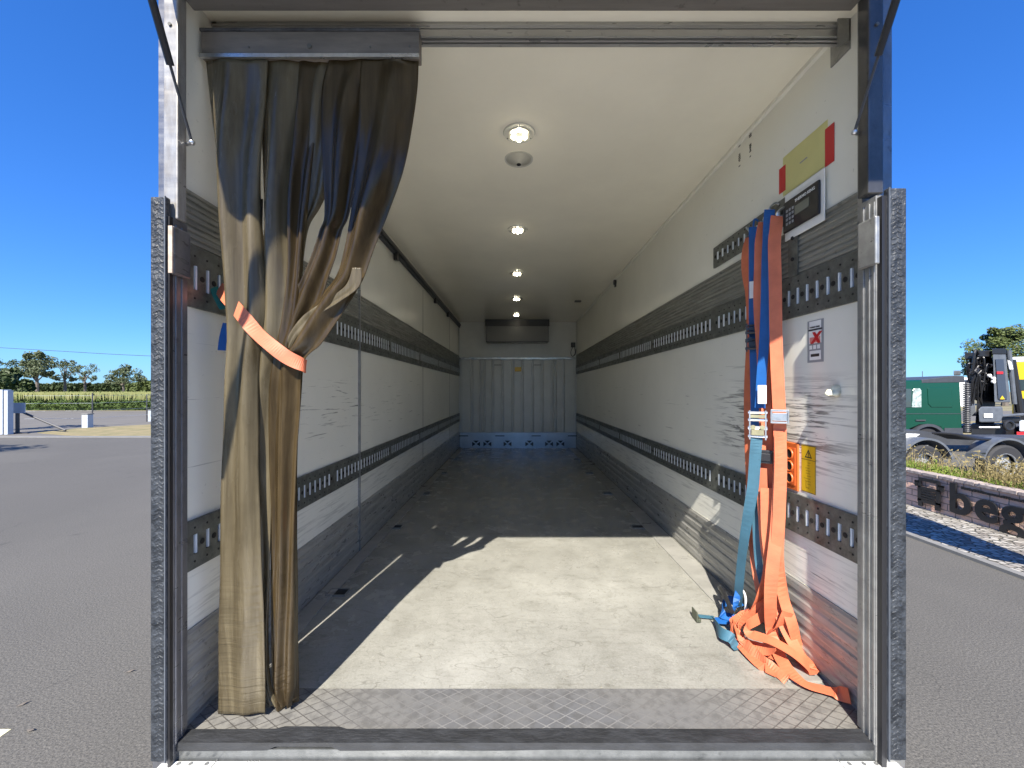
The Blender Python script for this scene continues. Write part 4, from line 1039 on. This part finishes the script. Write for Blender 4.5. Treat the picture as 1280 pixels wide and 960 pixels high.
def vinyl(keys, m, seed, nf=1.0, th=.003):
    rnd = random.Random(seed); ks = cat([tuple(map(float, k)) for k in keys], 9); b_ = BM(); NU = 22; rows_ = []
    ph = rnd.uniform(0, 6.28)
    for i, (y, xl, xr, dd, amp) in enumerate(ks):
        row = []
        for j in range(NU + 1):
            u = j / NU
            am = amp * (1.15 + .55 * max(0, math.sin(math.pi * min(1, max(0, (y - 76) / 330))))); bulge = -am * math.sin(math.pi * u)
            rip = am * .5 * math.sin(2 * math.pi * nf * 1.9 * u + ph + y * .006)
            wob = .006 * mnoise.noise(Vector((u * 3, y * .012, seed)))
            dloc = dd + bulge + rip + wob
            p_ = P(xl + (xr - xl) * u, y, dd); p_.y = dloc
            p_.z = max(p_.z, FLR + .004)
            row.append(b_.verts.new(p_))
        rows_.append(row)
    for A, B in zip(rows_, rows_[1:]):
        for j in range(NU): b_.faces.new((A[j], A[j + 1], B[j + 1], B[j]))
    o_ = obj('vinyl_strip', b_, m, cu, smooth=True)
    sm = o_.modifiers.new('s', 'SOLIDIFY'); sm.thickness = th; sm.offset = 0
    return o_
vinyl([(76, 257, 336, 1.535, .006), (150, 263, 333, 1.53, .02), (250, 273, 329, 1.525, .028), (330, 281, 333, 1.52, .03), (385, 284, 334, 1.515, .03), (430, 286, 328, 1.51, .028), (480, 283, 323, 1.505, .022), (600, 279, 322, 1.50, .014), (740, 276, 328, 1.50, .010), (830, 274, 331, 1.505, .006), (892, 273, 331, 1.51, .004)], m_pvc, 1, .8)
vinyl([(76, 322, 378, 1.548, .005), (150, 325, 374, 1.55, .018), (250, 327, 367, 1.55, .022), (330, 327, 366, 1.545, .022), (390, 328, 362, 1.54, .02), (440, 324, 356, 1.535, .02), (520, 317, 344, 1.545, .016), (650, 319, 340, 1.55, .012), (780, 327, 337, 1.555, .012), (850, 331, 339, 1.555, .012), (880, 340, 350, 1.555, .012)], m_pvc, 2, .6)
vinyl([(76, 370, 402, 1.552, .005), (150, 369, 398, 1.565, .02), (250, 366, 390, 1.57, .03), (330, 364, 381, 1.565, .025), (400, 354, 374, 1.55, .02), (450, 343, 366, 1.54, .02), (520, 338, 363, 1.545, .02), (650, 341, 362, 1.55, .02), (780, 342, 358, 1.555, .02), (870, 343, 358, 1.56, .016), (884, 346, 358, 1.56, .012)], m_pvc2, 3, .7)
vinyl([(76, 385, 432, 1.56, .005), (150, 386, 425, 1.575, .02), (230, 383, 411, 1.585, .014), (258, 381, 401, 1.585, .010), (285, 378, 386, 1.58, .008), (330, 372, 378, 1.57, .006), (370, 362, 370, 1.57, .006), (430, 352, 366, 1.56, .01)], m_pvc, 4, .8)
vinyl([(76, 412, 476, 1.545, .005), (112, 404, 462, 1.548, .012), (180, 404, 452, 1.55, .018), (264, 407, 438, 1.55, .014), (290, 400, 428, 1.55, .014), (322, 389, 421, 1.545, .016), (350, 377, 411, 1.54, .016), (370, 368, 405, 1.54, .018), (410, 356, 388, 1.535, .02), (445, 349, 378, 1.53, .02), (500, 350, 374, 1.54, .02), (620, 352, 372, 1.55, .02), (760, 354, 371, 1.555, .02), (850, 357, 371, 1.56, .015), (872, 360, 372, 1.56, .01)], m_pvc2, 5, .9)
vinyl([(76, 452, 523, 1.538, .006), (110, 450, 521, 1.535, .015), (160, 450, 513, 1.53, .022), (210, 446, 503, 1.525, .025), (264, 438, 484, 1.525, .025), (310, 430, 467, 1.525, .018), (345, 419, 455, 1.525, .015), (370, 398, 441, 1.522, .018), (400, 376, 422, 1.52, .02), (430, 361, 402, 1.518, .022), (455, 350, 380, 1.52, .02), (520, 350, 376, 1.53, .02), (640, 353, 371, 1.54, .03), (780, 350, 372, 1.545, .034), (850, 347, 371, 1.55, .03), (880, 354, 366, 1.555, .016)], m_pvc2, 6, .7)
vinyl([(452, 336, 352, 1.55, .01), (520, 336, 346, 1.56, .01), (640, 337, 345, 1.565, .01), (760, 339, 346, 1.57, .01), (850, 341, 347, 1.57, .01), (884, 347, 353, 1.565, .008)], m_pvc2, 7, .5)
vinyl([(440, 370, 380, 1.56, .01), (480, 366, 378, 1.565, .01), (600, 358, 372, 1.57, .01), (760, 362, 373, 1.575, .01), (876, 362, 374, 1.575, .008)], m_pvc2, 8, .5)
vinyl([(335, 441, 452, 1.50, .004), (358, 432, 450, 1.50, .006), (378, 404, 425, 1.50, .008), (395, 380, 398, 1.50, .008), (418, 362, 374, 1.50, .006), (436, 356, 363, 1.505, .004)], m_pvc, 9, .4)

vinyl([(250, 287, 330, 1.60, .008), (300, 288, 330, 1.605, .01), (380, 287, 330, 1.60, .01), (425, 287, 326, 1.595, .006), (445, 289.5, 322, 1.60, .004), (600, 289.5, 318, 1.60, .004), (890, 289, 318, 1.60, .004)], m_pvc2, 10, .5)  # extra strip hidden behind the first, added to block sun through the side slit

# the orange tie around the curtain
t = thing('curtain_tie_strap', 'short orange strap tied diagonally round the gathered curtain', 'strap', P(330, 420, 1.48))
b = BM(); ribbon(b, [(P(274, 360, 1.60), (.5, 0, .8)), (P(284, 372, 1.53), (.7, 0, .6)), (P(300, 391, 1.475), (.6, 0, .75)), (P(320, 415, 1.462), (.55, .62, .55)), (P(338, 431, 1.462), (.4, .5, .75)), (P(358, 446, 1.47), (.1, .1, 1)), (P(378, 456, 1.49), (-.1, .2, 1)), (P(382, 458, 1.53), (-.1, .4, 1)), (P(372, 452, 1.60), (0, 0, 1)), (P(330, 420, 1.63), (0, 0, 1)), (P(296, 392, 1.625), (0, 0, 1))], .05)
obj('webbing', b, m_orange, t)
b = BM(); ribbon(b, [(P(266, 352, 1.605), (0, 1, 0)), (P(271, 368, 1.59), (.5, .8, 0)), (P(281, 386, 1.575), (.8, .5, 0))], .035); obj('green_end', b, mat('green webbing', (.01, .16, .13), .7), t)
b = BM(); ribbon(b, [(P(283, 404, 1.61), (1, 0, 0)), (P(279, 422, 1.605), (1, .2, .2)), (P(277, 438, 1.60), (1, .2, -.2))], .028); obj('blue_tail', b, m_blue, t)

# ------------------------------------------------------------------ lashing straps hanging from the short track
W1 = (.8, -.6, 0)
def FP(px, py, hz=.01):
    d_ = (1.24 - hz) * 500 / (py - 488); p_ = P(px, py, d_); p_.x = min(p_.x, XR - .025); return p_
def hook(parent, p, m=None):
    b_ = BM(); tube(b_, cat([(XR - .004, p.y, p.z + .02), (XR - .03, p.y, p.z + .035), (p.x, p.y, p.z + .01), (p.x, p.y, p.z - .02)], 5), .005, 8)
    box(b_, p.x - .02, p.x + .02, p.y - .004, p.y + .004, p.z - .02, p.z - .008); return obj('hook', b_, m or m_zinc, parent)
GS = 'lashing straps hanging on the right wall'
def strap(name, label, pts, m, wid=.05):
    t_ = thing(name, label, 'strap', pts[len(pts) // 2][0], GS)
    b_ = BM(); ribbon(b_, pts, wid, n_=7); obj('webbing', b_, m, t_, smooth=False); return t_
def pp(L, w=W1): return [((P(*q[:3]) if len(q) < 5 else P(*q[:3])), (q[3] if len(q) > 3 else w)) for q in L]
# wide orange strap with cam buckle
A = strap('orange_lashing_strap', 'widest bright orange strap, nearest the opening, with silver cam buckle and end on the sill',
          pp([(971, 270, 1.915, (1, -.1, 0)), (970, 284, 1.905), (968, 305, 1.90), (969, 350, 1.90), (970, 420, 1.895), (972, 470, 1.89), (974, 512, 1.885), (975, 545, 1.88), (974, 600, 1.875), (971, 660, 1.87), (965, 715, 1.86)])
          + [(P(963, 755, 1.88), (1, -.3, 0)), (FP(966, 795, .07), (1, -.4, 0)), (FP(980, 830, .03), (.8, .7, .3)), (FP(1003, 853, .02), (.2, 1, 0)), (FP(1030, 862, .02), (0, 1, 0)), (FP(1046, 866, .025), (0, 1, 0)), (FP(1062, 870, .05), (0, 1, .3))], m_orange, .052)
hook(A, P(972, 268, 1.93))
b = BM(); M = ax_matrix(P(975, 520, 1.865), (.8, -.6, 0), (0, 0, 1))
box(b, -.034, .034, .020, .030, -.006, .012, M=M); box(b, -.030, .030, -.022, .014, .002, .014, M=M); box(b, -.036, -.030, -.034, .03, -.004, .022, M=M); box(b, .030, .036, -.034, .03, -.004, .022, M=M); box(b, -.034, .034, -.034, -.026, .006, .018, M=M)
obj('cam_buckle', b, m_zinc, A, bevel=.0015)
B_ = strap('orange_lashing_strap', 'orange strap hanging below the silver cam buckle and looping on the floor',
           pp([(975, 540, 1.865, (1, -.2, 0)), (976, 580, 1.86, (.9, -.4, 0)), (974, 640, 1.86), (972, 700, 1.86)]) + [(P(979, 745, 1.87), (1, 0, .2)), (P(990, 780, 1.84), (1, 0, .4)), (FP(1005, 812, .05), (1, .3, .4)), (FP(1018, 832, .03), (.8, .6, .3)), (FP(1014, 838, .02), (.6, .8, .2)), (FP(1000, 822, .012), (.5, .9, 0)), (FP(985, 800, .012), (.5, .9, 0))], m_orange, .05)
B2 = strap('orange_lashing_strap', 'leftmost narrow orange strap hanging beside the dark blue one',
           pp([(936, 296, 2.24, (.3, -1, 0)), (932, 315, 2.21, (.4, -.9, 0)), (932, 340, 2.21, (.4, -.9, 0)), (936, 370, 2.2, (.2, -1, 0)), (937, 420, 2.2, (.2, -1, 0)), (934, 490, 2.2, (.2, -1, 0)), (935, 560, 2.15, (.2, -1, 0)), (939, 630, 2.1, (.4, -.8, 0)), (943, 690, 2.05, (.6, -.7, 0)), (950, 735, 2.0, (.7, -.6, 0))]) + [(FP(960, 770, .12), (.6, .8, 0))], m_orange, .045)
hook(B2, P(937, 292, 2.25))
Dd = strap('orange_lashing_strap', 'darker orange strap in shade between the two blue straps, lower part under a black clamp',
           pp([(955, 278, 2.04, (1, -.2, 0)), (951, 300, 2.04, (1, -.3, 0)), (950, 330, 2.05), (949, 380, 2.06), (953, 440, 2.03), (956, 500, 2.0), (957, 560, 1.98, (1, -.4, 0)), (958, 620, 1.97), (961, 680, 1.96), (963, 720, 1.95)]) + [(P(950, 757, 1.98), (.7, 0, -.7)), (FP(925, 783, .06), (.4, .3, -.8)), (FP(930, 800, .03), (.2, 1, 0)), (FP(955, 815, .02), (.1, 1, 0)), (FP(975, 825, .015), (.1, 1, 0))], m_orange, .052)
hook(Dd, P(955, 275, 2.06))
b = BM(); M = ax_matrix(P(956, 570, 1.945), (.8, -.6, 0), (0, 0, 1)); box(b, -.035, .035, -.035, .03, -.006, .014, M=M); box(b, -.028, .028, -.022, .016, .0145, .022, M=M); obj('black_clamp', b, m_blackp, Dd, bevel=.004)
G_ = strap('orange_lashing_strap', 'folded orange strap end behind the black clamp, dropping into the pile',
           pp([(952, 585, 1.955, (.6, -.6, 0)), (954, 640, 1.95, (.6, -.6, 0)), (958, 690, 1.94), (968, 730, 1.93), (962, 745, 1.95, (1, .2, .2))]) + [(P(940, 765, 2.02), (.5, 0, -.9)), (FP(918, 785, .05), (.2, .6, -.6)), (FP(925, 805, .02), (-.4, .9, 0)), (FP(948, 830, .012), (-.5, .85, 0)), (FP(972, 843, .012), (-.5, .85, 0))], m_orange, .045)
Cc = strap('blue_ratchet_strap', 'dark blue shaded strap with white label above a dark ratchet',
           pp([(942, 284, 2.16, (1, -.3, 0)), (942, 310, 2.15), (942, 360, 2.15), (942, 400, 2.15), (943, 440, 2.14), (944, 490, 2.13), (945, 540, 2.1)]), m_blue, .045)
hook(Cc, P(942, 282, 2.17), m_blue)
M = ax_matrix(P(942.5, 362, 2.135), (.8, -.6, 0), (0, 0, 1)); obj('label_tag', box(BM(), -.021, .021, -.045, .045, .001, .004, M=M), m_wlabel, Cc)
def ratchet(parent, c_, m1, m2, s=1.0):
    M = ax_matrix(c_, (.85, -.5, 0), (0, 0, 1)); b_ = BM()
    for sx in (-.036, .030): box(b_, sx * s, (sx + .006) * s, -.07 * s, .07 * s, -.005, .03, M=M)
    for zz, r_ in ((.06, .006), (.025, .008), (-.015, .01), (-.055, .007)):
        a_ = M @ Vector((-.04 * s, zz * s, .015)); e2 = M @ Vector((.04 * s, zz * s, .015)); tube(b_, [a_, e2], r_, 10)
    r1 = obj('ratchet', b_, m1, parent)
    b_ = BM(); box(b_, -.026 * s, .026 * s, -.048 * s, -.022 * s, .02, .034, M=M); box(b_, -.03 * s, .03 * s, .035 * s, .05 * s, .018, .03, M=M)
    for sx in (-.022, .016): disc_solid(b_, M @ Vector((sx * s + .003, -.01 * s, .03)), M.to_3x3() @ Vector((0, 0, 1)), .011, .006, 12)
    obj('release_handle', b_, m2, r1)
ratchet(Cc, P(943, 422, 2.12), m_wire, m_hiv, 1.05)
E = strap('blue_ratchet_strap', 'bright blue strap with white label above a silver ratchet, middle of the bunch',
          pp([(962, 262, 1.99, (1, -.2, 0)), (960, 290, 1.99, (.6, -.8, 0)), (958, 330, 1.99, (.5, -.8, 0)), (957, 380, 1.99, (.5, -.8, 0)), (955, 430, 1.98, (.5, -.8, 0)), (952, 470, 1.97, (.5, -.8, 0)), (950, 510, 1.97, (.6, -.7, 0))]), m_blue, .047)
hook(E, P(962, 262, 2.0), m_zinc)
M = ax_matrix(P(953, 493, 1.945), (.6, -.8, 0), (.0, .0, 1)); obj('label_tag', box(BM(), -.019, .019, -.045, .045, .001, .004, M=M), m_wlabel, E)
ratchet(E, P(947, 531, 1.95), m_zinc, m_zincy, 1.0)
Ht = strap('faded_blue_strap', 'faded turquoise strap running from the silver ratchet down left to a white hook',
           pp([(946, 545, 1.94, (1, -.3, 0)), (944, 570, 1.95), (941, 610, 1.97, (.8, -.6, 0)), (934, 650, 2.0, (.5, -.8, 0)), (928, 690, 2.04, (.3, -.9, 0)), (924, 730, 2.08, (.3, -.9, 0))]) + [(P(922, 755, 2.12), (.3, -.9, 0))], m_teal, .05)
obj('white_hook', tube(BM(), cat([P(924, 770, 2.10), P(931, 768, 2.1), P(932, 748, 2.1), P(928, 738, 2.1), P(924, 742, 2.1), P(923, 752, 2.1)], 6), .006, 8), m_wlabel, Ht)
F_ = strap('bright_blue_strap', 'narrow light blue strap hanging between orange straps below the ratchet',
           pp([(945, 560, 1.99, (.6, -.7, 0)), (944, 600, 2.0, (.7, -.7, 0)), (945, 650, 2.0, (.7, -.7, 0)), (948, 700, 2.0, (.7, -.6, 0)), (956, 738, 1.98, (1, 0, 0)), (965, 760, 1.97, (1, 0, 0))]), m_teal, .034)
F2 = strap('blue_loose_strap', 'thin blue strap behind the turquoise one, hanging to the floor pile',
           pp([(938, 640, 2.05, (.4, -.9, 0)), (930, 690, 2.07, (.4, -.9, 0)), (925, 730, 2.1, (.4, -.9, 0))]) + [(FP(916, 768, .07), (.5, .5, 0))], m_blue, .03)
strap('orange_lashing_strap', 'shaded orange strap lying flat against the wall behind the whole bunch',
      pp([(963, 300, 2.03, (.3, -1, 0)), (962, 400, 2.03, (.3, -1, 0)), (964, 500, 2.0, (.5, -.9, 0)), (962, 600, 1.98, (.8, -.6, 0)), (966, 680, 1.95), (970, 735, 1.92)]) + [(FP(978, 775, .16), (1, 0, .2)), (FP(992, 805, .08), (.8, .3, .3)), (FP(1004, 826, .035), (.6, .7, .2))], m_orange, .055)
strap('orange_lashing_strap', 'orange strap sweeping left from the bunch over the blue bundle on the floor',
      pp([(958, 610, 1.93, (1, -.3, 0)), (959, 660, 1.925, (1, -.4, 0)), (962, 700, 1.92, (1, -.3, 0)), (958, 728, 1.93, (.9, -.2, .3))]) + [(P(946, 752, 1.97), (.7, 0, .7)), (FP(930, 770, .09), (.4, 0, .9)), (FP(914, 782, .05), (.3, .5, .7)), (FP(924, 796, .04), (0, 1, .2)), (FP(940, 806, .035), (-.1, 1, .1)), (FP(958, 812, .05), (.1, 1, .3)), (FP(968, 806, .09), (.3, .8, .5))], m_orange, .052)
# loops lying in the pile
def loose(name, label, pts, m, wid):
    t_ = thing(name, label, 'strap', pts[0][0] - Vector((0, 0, 0)), 'loose strap ends piled on the floor')
    b_ = BM(); ribbon(b_, pts, wid, n_=8); obj('webbing', b_, m, t_); return t_
loose('loose_orange_strap', 'orange strap end with loop in the middle of the floor pile', [(FP(962, 750, .20), (1, 0, .2)), (FP(952, 770, .13), (.8, 0, -.6)), (FP(935, 782, .10), (.4, .2, -.9)), (FP(938, 792, .09), (.3, .9, .2)), (FP(962, 800, .10), (.3, .9, .2)), (FP(985, 812, .09), (.3, .9, .3)), (FP(1003, 826, .06), (.4, .8, .3)), (FP(1012, 836, .03), (.5, .8, .2))], m_orange, .05)
loose('loose_orange_strap', 'orange strap crossing low under the others at the front of the pile', [(FP(918, 775, .06), (.2, 1, .3)), (FP(926, 795, .05), (.0, 1, .2)), (FP(942, 815, .03), (-.4, 1, 0)), (FP(962, 832, .018), (-.4, 1, 0)), (FP(984, 850, .014), (-.3, 1, 0))], m_orange, .045)
loose('loose_orange_strap', 'orange strap folded upright against the wall at the back of the pile', [(FP(985, 765, .22), (1, -.3, .2)), (FP(975, 782, .14), (1, 0, .3)), (FP(960, 790, .08), (.6, .5, .5)), (FP(975, 800, .05), (.3, .9, .2)), (FP(1000, 806, .06), (0, .9, .4))], m_orange, .048)
bl = loose('blue_strap_bundle', 'crumpled blue strap end with steel claw left of the orange pile', [(FP(925, 758, .10), (1, 0, .3)), (FP(914, 750, .08), (.5, .3, .8)), (FP(904, 756, .06), (.2, .2, 1)), (FP(903, 768, .05), (.6, .6, .6)), (FP(916, 772, .05), (.8, .5, .3)), (FP(908, 776, .035), (.3, .9, .2)), (FP(893, 775, .02), (0, 1, 0))], m_blue, .045)
obj('tail', ribbon(BM(), [(FP(893, 776, .02), (.2, 1, 0)), (FP(900, 790, .045), (.3, .6, .6)), (FP(913, 797, .05), (.3, .5, .8)), (FP(918, 806, .02), (.8, .5, .2)), (FP(923, 812, .01), (.9, .4, 0))], .05), m_teal, bl)
obj('grey_tail', ribbon(BM(), [(FP(893, 772, .012), (0, 1, 0)), (FP(884, 771, .012), (0, 1, 0)), (FP(873, 770, .012), (0, 1, 0))], .03), m_teal, bl)
b = BM(); q = FP(871, 769, .02); box(b, q.x - .012, q.x + .004, q.y - .045, q.y + .02, q.z - .015, q.z + .004); box(b, q.x - .02, q.x - .012, q.y - .045, q.y + .02, q.z - .015, q.z + .035); obj('steel_claw', b, mat('dull olive steel', (.13, .14, .10), .5, .6), bl, bevel=.003)
b = BM(); tube(b, cat([FP(915, 765, .10), FP(906, 744, .12), FP(900, 735, .10), FP(906, 748, .05)], 6), .012, 8); obj('black_handle', b, m_blackp, bl)
# small litter on the asphalt and floor
for i, (px, py, lab) in enumerate(((29, 881, 'dark leaf lying on the asphalt, left of two'), (38, 914, 'dark leaf lying on the asphalt, nearest the camera'), (163, 840, 'dark leaf beside the rear corner seal'))):
    d_ = CAMZ * 500 / (py - 488); c_ = P(px, py, d_); c_.z = .004; b = BM(); L = .035
    a_ = random.uniform(-.6, .8); u_ = Vector((math.cos(a_), math.sin(a_), 0)) * L; v_ = Vector((-math.sin(a_), math.cos(a_), 0)) * L * .35
    poly(b, [c_ - u_, c_ - v_ + Vector((0, 0, .003)), c_ + u_ + Vector((0, 0, .012)), c_ + v_ + Vector((0, 0, .006))])
    lf = tag(obj('dry_leaf', b, m_bark), lab, 'leaf', 'dry leaves on the asphalt'); s2 = lf.modifiers.new('s', 'SOLIDIFY'); s2.thickness = .0015
c_ = P(2, 916, 2.8); c_.z = .004; b = BM(); box(b, c_.x - .05, c_.x + .03, c_.y - .03, c_.y + .03, .001, .004)
tag(obj('paper_scrap', b, mat('yellowed paper', (.62, .58, .35), .8, var=.2, vscale=40)), 'scrap of yellowed paper on the asphalt at the left edge', 'paper')
